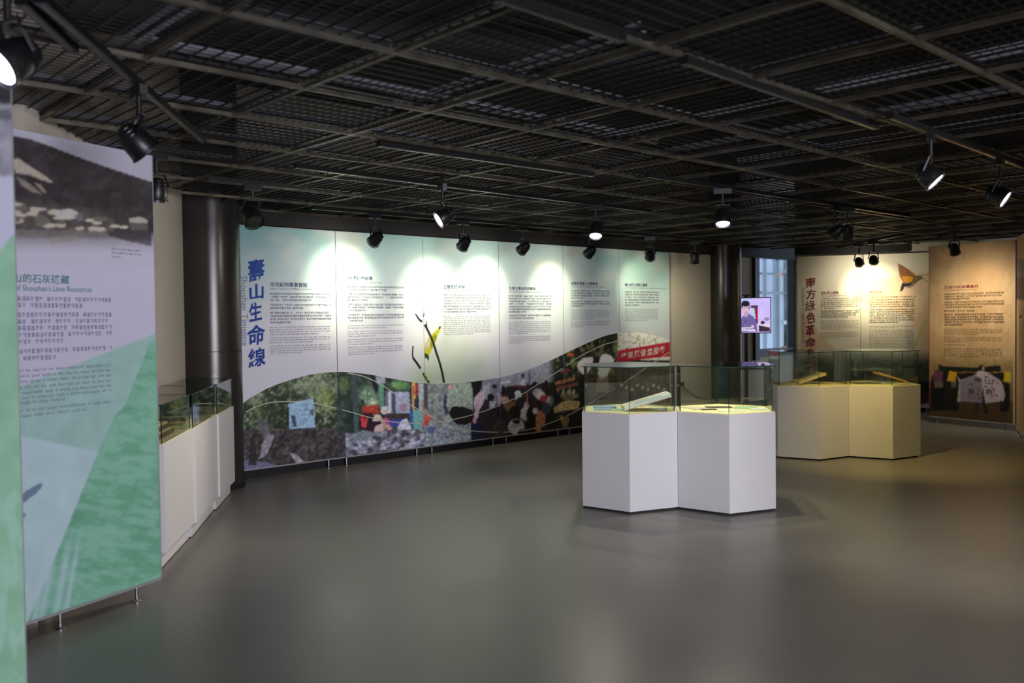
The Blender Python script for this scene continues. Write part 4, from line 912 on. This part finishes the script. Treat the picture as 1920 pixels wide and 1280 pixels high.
# exhibits: flat sheets and open books
ZD = ZP + .0065
def sheet(name, c, ang, off, w_, h_, rot, mt, label, cat='document', th=.004, z=ZD, grp=None):
    p = np.array(c) + np.array([math.cos(ang)*off[0] - math.sin(ang)*off[1], math.sin(ang)*off[0] + math.cos(ang)*off[1]])
    e = MB().box((p[0], p[1], z + th/2), w_, h_, th, ang + rot).build(name, MAT[mt], origin=(p[0], p[1], z)); tag(e, label, cat, grp); return e
def tilted_book(c, ang, off, w_, h_, lift, rot, label, mt='paper', th=.03):
    """thick open book lying on a wedge stand, its right end raised"""
    p = np.array(c) + np.array([math.cos(ang)*off[0] - math.sin(ang)*off[1], math.sin(ang)*off[0] + math.cos(ang)*off[1]]); A = ang + rot
    ex_ = np.array([math.cos(A), math.sin(A), 0]); ey = np.array([-math.sin(A), math.cos(A), 0]); ez = np.array([0, 0, 1.0]); o = np.array([p[0], p[1], ZD])
    e = empty('open_book', tuple(o), label, 'book'); lf = lift/w_
    def Q(x, y, z): return o + ex_*x + ey*y + ez*(z + (x + w_/2)*lf)
    def slab(name, x0, x1, y0, y1, z0, z1, m_): MB().hexa([Q(x0, y0, z0), Q(x1, y0, z0), Q(x1, y1, z0), Q(x0, y1, z0), Q(x0, y0, z1), Q(x1, y0, z1), Q(x1, y1, z1), Q(x0, y1, z1)]).build(name, MAT[m_], e)
    slab('cover', -w_/2, w_/2, -h_/2, h_/2, .002, .006, 'papery'); slab('pages', -w_/2+.006, w_/2-.006, -h_/2+.006, -.004, .006, th, mt); slab('pages', -w_/2+.006, w_/2-.006, .004, h_/2-.006, .006, th, mt)
    slab('printed_picture', -w_*.25, w_*.3, -h_*.4, -h_*.1, th, th+.0012, 'paperb'); slab('printed_picture', -w_*.35, w_*.35, h_*.08, h_*.36, th, th+.0012, 'photo' if mt != 'paper' else 'pinkp')
    MB().hexa([o+ex_*(w_*.1)+ey*(-h_*.3), o+ex_*(w_*.42)+ey*(-h_*.3), o+ex_*(w_*.42)+ey*(h_*.3), o+ex_*(w_*.1)+ey*(h_*.3), Q(w_*.1, -h_*.3, 0), Q(w_*.42, -h_*.3, 0), Q(w_*.42, h_*.3, 0), Q(w_*.1, h_*.3, 0)]).build('stand', MAT['glass'], e)
    return e
tilted_book(cA, angA, (.14, -.08), .40, .30, .115, .10, 'thick open white book propped up in the front left case')
sheet('booklet', cA, angA, (-.21, .06), .19, .14, .1, 'paperb', 'pale blue booklet lying rearmost left in the front left case', 'booklet', .014)
sheet('booklet', cA, angA, (-.22, -.12), .15, .10, -.05, 'paperb', 'small blue booklet at the left front of the front left case', 'booklet', .01)
sheet('booklet', cA, angA, (-.07, -.15), .12, .10, -.05, 'paperg', 'green-white booklet beside the propped book', 'booklet', .01)
sheet('document', cA, angA, (.03, .17), .20, .12, .2, 'papery', 'yellowed sheet at the back of the front left case', 'document', .003)
sheet('document', cB, angA, (-.22, .02), .16, .22, .5, 'pinkp', 'pinkish sheet at the left of the front right case')
sheet('photograph', cB, angA, (-.03, .10), .22, .12, .1, 'photo', 'dark wide photograph at the back of the front right case', 'photograph')
sheet('photograph', cB, angA, (-.13, -.09), .13, .07, .15, 'photo', 'small dark photograph in the middle of the front right case', 'photograph')
sheet('document', cB, angA, (.05, -.20), .22, .12, .05, 'paper', 'white sheet along the front corner of the front right case')
sheet('document', cB, angA, (.19, .06), .18, .22, -.2, 'paperg', 'green sheet at the right of the front right case')
sheet('document', cB, angA, (.27, -.10), .13, .09, .1, 'paper', 'small white card near the right pane of the front right case', 'document', .012)
tilted_book(cC, angC, (.02, .0), .33, .22, .10, .15, 'propped open book with aged pages in the rear left case', 'papery')
sheet('document', cC, angC, (.24, -.02), .16, .12, .4, 'papery', 'aged sheet right of the propped book in the rear left case')
sheet('photograph', cD, angC, (-.14, -.05), .28, .18, .1, 'photo', 'dark glossy magazine lying in the rear right case', 'magazine', .008)
sheet('document', cD, angC, (.12, -.02), .12, .20, -.2, 'paperg', 'pale green sheet in the middle of the rear right case')
p = np.array(cD) + np.array([.19, .08])
bk = empty('album', (*p, ZD), 'ochre album leaning up at the right of the rear right case', 'album')
MB().hexa([(p[0]-.17, p[1]-.09, ZD+.10), (p[0]+.15, p[1]-.09, ZD), (p[0]+.15, p[1]+.09, ZD), (p[0]-.17, p[1]+.09, ZD+.10), (p[0]-.165, p[1]-.09, ZD+.122), (p[0]+.155, p[1]-.09, ZD+.018), (p[0]+.155, p[1]+.09, ZD+.018), (p[0]-.165, p[1]+.09, ZD+.122)]).build('cover', MAT['ochre'], bk)
MB().box((p[0]-.12, p[1]+.03, ZD+.045), .05, .08, .088).build('stand', MAT['glass'], bk)
# small cable clip seen between the two front cases
q = cA + (cB-cA)/2 + np.array([-math.sin(angA), math.cos(angA)])*(-.18)
cl = empty('cable', (*q, 0), 'thin black cable hanging behind the front right case', 'cable')
pts = [at(1277, 719, 1.0)]
# ------------------------------------------------------------------ row of rectangular cases along the left wall
fA = at(298, 1083, 0)[:2]; fB = at(441, 926, 0)[:2]; dd = (fB-fA)/np.linalg.norm(fB-fA); L = np.linalg.norm(fB-fA)
ang0 = math.atan2(dd[1], dd[0]); rr_ = math.radians(.9); LW = .80; CD = .50
ZPL, ZGL = .815, 1.065
left_c = []
st = at(307, 834, ZPL)[:2]
corners = [at(307, 834, ZPL)[:2], at(365, 803.5, ZPL)[:2], at(410, 777.5, ZPL)[:2], at(440.5, 761, ZPL)[:2]]
lab = ['nearest of the three low white cases along the left wall', 'middle one of the three low white cases along the left wall', 'farthest low white case along the left wall, touching the column']
mats_in = ['wood', 'papery', 'papery']
for k in range(3):
    a = corners[k]; b = corners[k+1]; d = (b-a)/np.linalg.norm(b-a)
    th_ = math.atan2(d[1], d[0]) + rr_; d = np.array([math.cos(th_), math.sin(th_)]); n = np.array([-d[1], d[0]]); ln = np.linalg.norm(b-a) - .004
    cc = a + d*ln/2 + n*CD/2
    e = empty('wall_display_case', (*cc, 0), lab[k], 'display case', 'white cases along the left wall')
    quad = lambda i: [a + d*i + n*i, a + d*(ln-i) + n*i, a + d*(ln-i) + n*(CD-i), a + d*i + n*(CD-i)]
    MB().prism([a + d*.03 + n*.045, a + d*(ln-.0) + n*.045, a + d*(ln-.0) + n*CD, a + d*.03 + n*CD], .008, .12).build('plinth', MAT['white'], e)
    MB().prism([a + d*.04 + n*.055, a + d*(ln-.01) + n*.055, a + d*(ln-.01) + n*CD*.98, a + d*.04 + n*CD*.98], 0, .01).build('base_recess', MAT['kick'], e)
    MB().prism(quad(0), .12, ZPL).build('cabinet', MAT['white'], e); MB().prism(quad(.008), ZPL, ZPL+.005).build('deck', MAT['deck'], e)
    Q = quad(.018)
    for j in range(4): pane(e, Q[j], Q[(j+1) % 4], ZPL+.005, ZGL)
    top_pane(e, quad(.012), ZGL)
    left_c.append((a, d, n, ln))
def lsheet(name, k, x, y, w_, h_, z, th, mt, label, cat, rot=0):
    a, d, n, ln = left_c[k]; p = a + d*x + n*y; o = MB().box((p[0], p[1], z+th/2), w_, h_, th, math.atan2(d[1], d[0])+rot).build(name, MAT[mt], origin=(p[0], p[1], z)); tag(o, label, cat); return o
z0 = ZPL + .006
for k, (x, y, z, th, mt, lb, cat, nm) in enumerate(((.38, .25, z0, .03, 'wood', 'lowest brown wooden board of the stack in the nearest left case', 'board', 'wooden_board'), (.38, .25, z0+.031, .012, 'papery', 'cream sheet between the brown boards in the nearest left case', 'board', 'mount_board'),
        (.38, .25, z0+.044, .028, 'wood', 'upper brown wooden board of the stack in the nearest left case', 'board', 'wooden_board'), (.36, .25, z0+.073, .014, 'papery', 'topmost cream album on the brown boards in the nearest left case', 'album', 'album'))):
    lsheet(nm, 0, x, y, .52 - k*.03, .34 - k*.02, z, th, mt, lb, cat)
lsheet('document', 1, .35, .26, .40, .30, z0, .02, 'papery', 'cream folder in the middle left case', 'folder'); lsheet('photograph', 1, .4, .24, .22, .18, z0+.021, .006, 'photo', 'dark photograph on the cream folder in the middle left case', 'photograph', .3)
lsheet('document', 2, .3, .25, .36, .28, z0, .012, 'pinkp', 'pale sheet in the farthest left case', 'document')

# ------------------------------------------------------------------ television on its stand
tvD = 12.9
def aty(u, v, y): D = ray(u, v); return EYE + D*(y/D[1])
cT = aty(1417, 591, tvD); a0 = aty(1388.5, 591, tvD); a1 = aty(1445.5, 591, tvD-.12); pT = plane2(a0, a1)
tv = empty('television', tuple(aty(1400, 690, tvD)*np.array([1, 1, 0])), 'lit screen on a black pole stand beside the far column, showing a man', 'television')
sA, zA = pT.sz(1388, 557.5); sB, _ = pT.sz(1446, 557.5); _, zBt = pT.sz(1388, 625)
anT = math.atan2(pT.e[1], pT.e[0])
hs = MB().box(pT.P((sA+sB)/2, (zA+zBt)/2, -.03), sB-sA, .05, zA-zBt, anT).build('housing', MAT['blackm'], tv)
MAT['screen'] = mat('screen_glow', (0, 0, 0), .2, attr='ink', emis=1.15)
nt = MAT['screen'].node_tree; bs = nt.nodes['Principled BSDF']
for l in list(nt.links):
    if l.to_socket == bs.inputs['Base Color']: nt.links.remove(l)
bs.inputs['Base Color'].default_value = (.01, .01, .01, 1)
def screen(x, y):
    A = Art(x, y); K = lambda pts: [(1380 + a/5.817, 460 + b/5.818) for a, b in pts]  # close-up 1380,460
    A.c = A.c + np.array((196, 178, 236.)); A.c = A.c + ((fbm(x, y, 10, 4, 2)-.5)*14)[..., None]
    A.poly(K([(50, 575), (160, 575), (150, 640), (50, 660)]), (176, 186, 240)); A.poly(K([(160, 655), (240, 655), (240, 850), (180, 850)]), (74, 54, 84), 10, 3); A.poly(K([(215, 690), (238, 690), (238, 820), (222, 820)]), (160, 30, 60)); A.poly(K([(165, 680), (200, 680), (215, 800), (165, 790)]), (180, 190, 214))
    A.poly(K([(250, 860), (370, 890), (372, 940), (250, 940)]), (56, 40, 52), 8, 3); A.poly(K([(240, 835), (370, 865), (370, 895), (250, 870)]), (214, 200, 220)); A.ell(1380+290/5.8, 460+838/5.8, 4, 3.4, (60, 48, 74)); A.ell(1380+335/5.8, 460+800/5.8, 5, 3.4, (128, 128, 160), 30, 2)
    A.poly(K([(50, 800), (100, 750), (140, 742), (190, 775), (220, 830), (235, 940), (52, 945)]), (104, 92, 148), 10, 3); A.ell(1380+104/5.8, 460+690/5.8, 7.2, 11, (206, 168, 196), 8, 3); A.poly(K([(90, 720), (135, 720), (132, 760), (110, 790), (92, 765)]), (186, 146, 176))
    A.ell(1380+105/5.8, 460+632/5.8, 7.8, 5.6, (34, 24, 40)); A.poly(K([(58, 630), (75, 625), (70, 680), (60, 690)]), (34, 24, 40)); A.poly(K([(135, 630), (150, 640), (150, 700), (140, 700)]), (60, 44, 64)); A.poly(K([(75, 680), (135, 678), (135, 682), (75, 684)]), (120, 90, 110))
    A.poly(K([(102, 800), (108, 800), (108, 850), (102, 850)]), (30, 26, 40)); A.poly(K([(58, 893), (190, 893), (190, 905), (58, 905)]), (236, 226, 240), 40, 1.6, 4); A.poly(K([(58, 915), (210, 918), (210, 930), (58, 930)]), (236, 226, 240), 60, 1.6, 4)
    A.ell(1380+180/5.8, 460+885/5.8, 3, 3.6, (214, 164, 190)); return A.out()
grid_print('screen', hs, pT, sA+.012, sB-.012, zBt+.014, zA-.014, .8, screen, .0, 'screen')
pc = pT.P(pT.sz(1398.5, 600)[0], 0, -.09)
MB().box((pc[0], pc[1], (zA+.02)/2+.02), .05, .04, zA+.02, anT).build('pole', MAT['blackm'], tv)
MB().box((pc[0], pc[1], .015), .62, .42, .03, anT).build('base_plate', MAT['blackm'], tv); MB().box((pc[0], pc[1], zA+.03), .12, .03, .02, anT).build('top_bracket', MAT['blackm'], tv)
# media shelf on the pole
MB().box((pc[0]+.04, pc[1]-.1, .84), .44, .26, .02, anT).build('shelf', MAT['blackm'], tv)
# cable: from the wall socket, sagging to the television stand
bpy.data.objects.remove(cl)
q0 = wp(1304) ; P0 = np.array([pc[0]-1.35, pc[1]+.4, .95])
cb = MB(); q1 = Plane(2.3064, 7.762*1.1+.06).hit(1277, 719); q2 = np.array([pc[0]-.34, pc[1]-.02, .5])
pts = [q1 + (q2-q1)*t + np.array([0, 0, -.34*4*t*(1-t)*.5]) for t in np.linspace(0, 1, 14)]
cb.tube(pts, .006, 6); o = cb.build('cable', MAT['blackm'], origin=tuple(q1)); tag(o, 'thin black cable sagging from the wall plug to the television stand', 'cable')
o2 = MB().box(q1 + PW.front*.02, .05, .04, .05, math.atan2(PW.e[1], PW.e[0])).build('wall_plug', MAT['blackm'], origin=tuple(q1)); tag(o2, 'small black plug on the wall behind the front cases', 'plug')

# ------------------------------------------------------------------ track lighting
ZL = 2.42
def spot(loc, aim, power, size, blend, col, name='lamp_beam', rad=.03):
    l = bpy.data.lights.new(name, 'SPOT'); l.energy = power; l.spot_size = size; l.spot_blend = blend; l.color = col; l.shadow_soft_size = rad
    o = bpy.data.objects.new(name, l); C.objects.link(o); o.location = loc; o.rotation_euler = Vector(aim).to_track_quat('-Z', 'Y').to_euler(); return o
def lamp(px, py, aim, label, lit=False, power=0, size=1.0, blend=.6, col=(1, .97, .78), z=ZL, scale=1.0, target=None, group=None, ztrack=ZC-.035, spill=0):
    c = at(px, py, z); a = (np.array(target) - c) if target is not None else np.array(aim, float); a = a/np.linalg.norm(a)
    e = empty('track_spotlight', (c[0], c[1], ztrack), label, 'spotlight', group)
    k = scale; b = c - a*.05*k
    bd = MB().lathe(b, a, [(-.055*k, .012*k), (-.05*k, .03*k), (-.02*k, .05*k), (.03*k, .064*k), (.075*k, .068*k), (.082*k, .066*k)], 24).build('lamp_body', MAT['lamp'], e)
    MB().lathe(b + a*.08*k, a, [(0, .071*k), (.012*k, .073*k), (.014*k, .064*k)], 24, False).build('front_rim', MAT['rim'] if lit else MAT['lamp'], bd)
    MB().lathe(b + a*.084*k, a, [(0, .058*k), (.004*k, .05*k)], 24).build('lens', MAT['lens'] if lit else MAT['lensoff'], bd)
    for j in range(3): MB().lathe(b + a*(-.042 + .018*j)*k, a, [(0, (.046+.007*j)*k), (.004*k, (.046+.007*j)*k)], 20).build('cooling_fin', MAT['lamp'], bd)
    # yoke: two arms either side of the body and a bridge
    h = np.array([a[0], a[1], 0]); h = h/(np.linalg.norm(h) + 1e-6); sd = np.array([-h[1], h[0], 0]) if np.linalg.norm(h) > .1 else np.array([1.0, 0, 0])
    top = c + np.array([0, 0, .125*k]); yk = MB()
    for s in (-1, 1): yk.bar(b + sd*s*.072*k, top + sd*s*.052*k, .012, .01)
    yk.bar(top - sd*.06*k, top + sd*.06*k, .016, .008); yk.build('yoke', MAT['lamp'], e)
    MB().lathe(top, (0, 0, 1), [(0, .012), (max(.02, ztrack-.04-top[2]), .012)], 12).build('stem', MAT['lamp'], e)
    MB().box((c[0], c[1], ztrack-.022), .15, .036, .044, math.atan2(sd[1], sd[0])).build('track_adapter', MAT['lamp'], e)
    mb = MB(); mb.tube([tuple(top + sd*.05*k + np.array([0, 0, .02])), tuple(top + sd*.075*k + np.array([0, 0, -.02])), tuple(b + sd*.03*k - a*.04*k)], .003, 5); mb.build('cord', MAT['lamp'], e)
    if power: spot(tuple(b + a*(.1*k)), tuple(a), power, size, blend, col)
    if spill: spot(tuple(b + a*(.1*k)), tuple(a), spill, math.radians(155), 1, (1, .92, .74), 'lamp_spill')
    return c, e
WC = (.97, 1.0, .66)
def wallpt(u, v): return PW.hit(u, v)
def R1pt(u, v): return PR1.hit(u, v)
wl = []
for px, py, tu, tv_, pw_, lb in ((703, 450, 640, 530, 1.0, 'unlit-looking black spotlight in front of the second mural board, leftmost of its row'), (869, 459, 808, 560, .9, 'black spotlight in front of the bird mural board'), (980, 467, 905, 545, .85, 'black spotlight in front of the lecture mural board'),
                              (1105, 474, 1033, 555, .75, 'black spotlight in front of the fifth mural board'), (1219, 480, 1214, 560, .75, 'black spotlight in front of the rightmost mural board')):
    c, e = lamp(px, py, None, lb, False, 78*pw_, math.radians(74), 1.0, WC, spill=26*pw_, target=wallpt(tu, tv_), group='spotlights along the long mural'); wl.append(c)
c, e = lamp(1303, 487, (.1, .4, -.9), 'black spotlight on the plain wall left of the far column', False, 0, spill=22, target=None); wl.append(c)
lamp(1611, 492, None, 'left one of two spotlights at the crimson calligraphy boards, hanging on wires', False, 95, math.radians(70), 1.0, (1, .93, .6), spill=42, target=R1pt(1632, 545), z=2.40)
lamp(1638, 488, None, 'right one of two spotlights at the crimson calligraphy boards', False, 0, target=R1pt(1650, 560), z=2.40)
lamp(1790, 470, None, 'black spotlight in front of the protest photo board', False, 40, math.radians(110), 1.0, (1, .88, .6), spill=30, target=PR2.hit(1830, 640), z=2.42)
L1, _ = lamp(830, 408, (-.8, -.3, -.5), 'glowing spotlight facing left, hanging above the floor before the mural', True, 0, spill=38)
spot(tuple(L1 + np.array((-.05, -.05, -.08))), tuple(np.array([-2.2, 6.2, .9]) - L1), 95, math.radians(60), 1, (1, .92, .78))
L2, _ = lamp(1117, 436, (-.08, -.42, -.88), 'glowing spotlight right above the front left hexagonal case', True, 0, spill=38)
spot(tuple(L2 + np.array((0, -.08, -.08))), tuple(np.array([*cA, .9]) - L2), 60, math.radians(50), 1, (1, .95, .78))
L3, _ = lamp(1355, 412, (-.05, -.34, -.92), 'glowing spotlight above the front right hexagonal case', True, 0, spill=38)
spot(tuple(L3 + np.array((0, -.05, -.1))), tuple(np.array([*cB, .85]) - L3), 110, math.radians(55), 1, (1, .92, .62))
L4, _ = lamp(1745, 333, (.60, -.36, -.72), 'glowing tilted spotlight nearer of the two at the upper right', True, 0, spill=38, scale=1.0)
spot(tuple(L4 + np.array((.05, -.03, -.08))), (.2, .25, -1), 60, math.radians(80), 1, (1, .95, .8))
L5, _ = lamp(1875, 369, (.6, -.46, -.5), 'glowing spotlight farther of the two at the upper right', True, 0, spill=38)
L6, _ = lamp(1588, 438, (.25, .6, -.75), 'small spotlight with a shiny bulb near the far right track', False, 0, scale=.9)
spot(tuple(L6 + np.array((0, -.1, -.1))), tuple(np.array([cD[0]-.15, cD[1]-.45, .45]) - L6), 140, math.radians(75), 1, (1, .76, .26))
lamp(1566, 436, (-.5, .5, -.6), 'dark spotlight close beside the shiny-bulb one', False, 0, scale=.9)
lamp(262, 272, (.55, .45, -.7), 'large dark spotlight above the old mountain photo board', False, 0, scale=1.05)
L7, _ = lamp(16, 116, (-.42, -.66, -.60), 'large glowing spotlight cut by the upper left frame corner', True, 0, scale=1.0)
lamp(294, 364, (-.2, .2, -1), 'small dark spotlight below the ceiling beside the left board', False, 0)
lamp(474, 409, (.35, -.35, -.6), 'dark spotlight with brassy rim above the column edge', False, 0, scale=1.15)
# tracks
def track(p, q, label):
    p = np.array(p, float); q = np.array(q, float)
    e = empty('lighting_track', ((p[0]+q[0])/2, (p[1]+q[1])/2, ZC-.035), label, 'lighting track')
    MB().bar((p[0], p[1], ZC-.018), (q[0], q[1], ZC-.018), .036, .034).build('rail', MAT['track'], e)
    MB().bar((p[0], p[1], ZC-.036), (q[0], q[1], ZC-.036), .012, .004).build('contact_slot', MAT['rim'], e)
    for t in (0, 1):
        r = p + (q-p)*t; d = (q-p)/np.linalg.norm(q-p); MB().box((r[0], r[1], ZC-.018), .03, .044, .038, math.atan2(d[1], d[0])).build('end_cap', MAT['track'], e)
    return e
w0, w1 = wl[0][:2], wl[4][:2]; dw = (w1-w0)/np.linalg.norm(w1-w0)
track(w0 - dw*.7, w1 + dw*1.9, 'black track running along the top of the long mural')
zt_ = ZC-.03
track(at(713, 273, zt_), at(1109, 329, zt_), 'black track crossing the middle of the mesh ceiling')
track(L1[:2] - PW.e[:2]*1.3, L2[:2] + (L2[:2]-L1[:2])*.45, 'black track carrying the glowing spotlights before the mural')
d36 = (L6-L3)[:2]/np.linalg.norm((L6-L3)[:2]); track(L3[:2] - d36*1.0, L6[:2] + d36*1.4, 'long black track from above the front cases to the shiny-bulb spotlight')
track(at(937, 0, zt_), at(1163, 75, zt_), 'nearest black track at the top middle of the ceiling')
track(at(1285, 118, zt_), at(1640, 240, zt_), 'long black track in the upper right of the ceiling')
dq = (L5-L4)[:2]/np.linalg.norm((L5-L4)[:2]); track(L4[:2] - dq*.6, L5[:2] + dq*.5, 'black track carrying the two glowing spotlights at the upper right')
r4p = at(262, 272, ZL)[:2]; d4 = at(410, 323, zt_)[:2] - at(187, 150, zt_)[:2]; d4 = d4/np.linalg.norm(d4)
track(r4p - d4*1.1, r4p + d4*1.3, 'oblique black track above the old mountain photo board')
track(at(42, 8, zt_), at(135, 95, zt_), 'short oblique black track in the upper left corner')
r1p = at(1611, 492, 2.40)[:2]; r2p = at(1790, 470, ZL)[:2]
r1q = at(1638, 488, 2.40)[:2]; d1 = (r1q-r1p)/np.linalg.norm(r1q-r1p); track(r1p - d1*.8, r1q + d1*.9, 'far black track before the crimson calligraphy boards')
track(r2p - PR2.e[:2]*.5, r2p + PR2.e[:2]*.5, 'short black track above the protest photo board')
r3p = at(474, 409, ZL)[:2]; track(r3p - PW.e[:2]*.35, r3p + PW.e[:2]*.35, 'short black track above the brassy-rimmed spotlight')
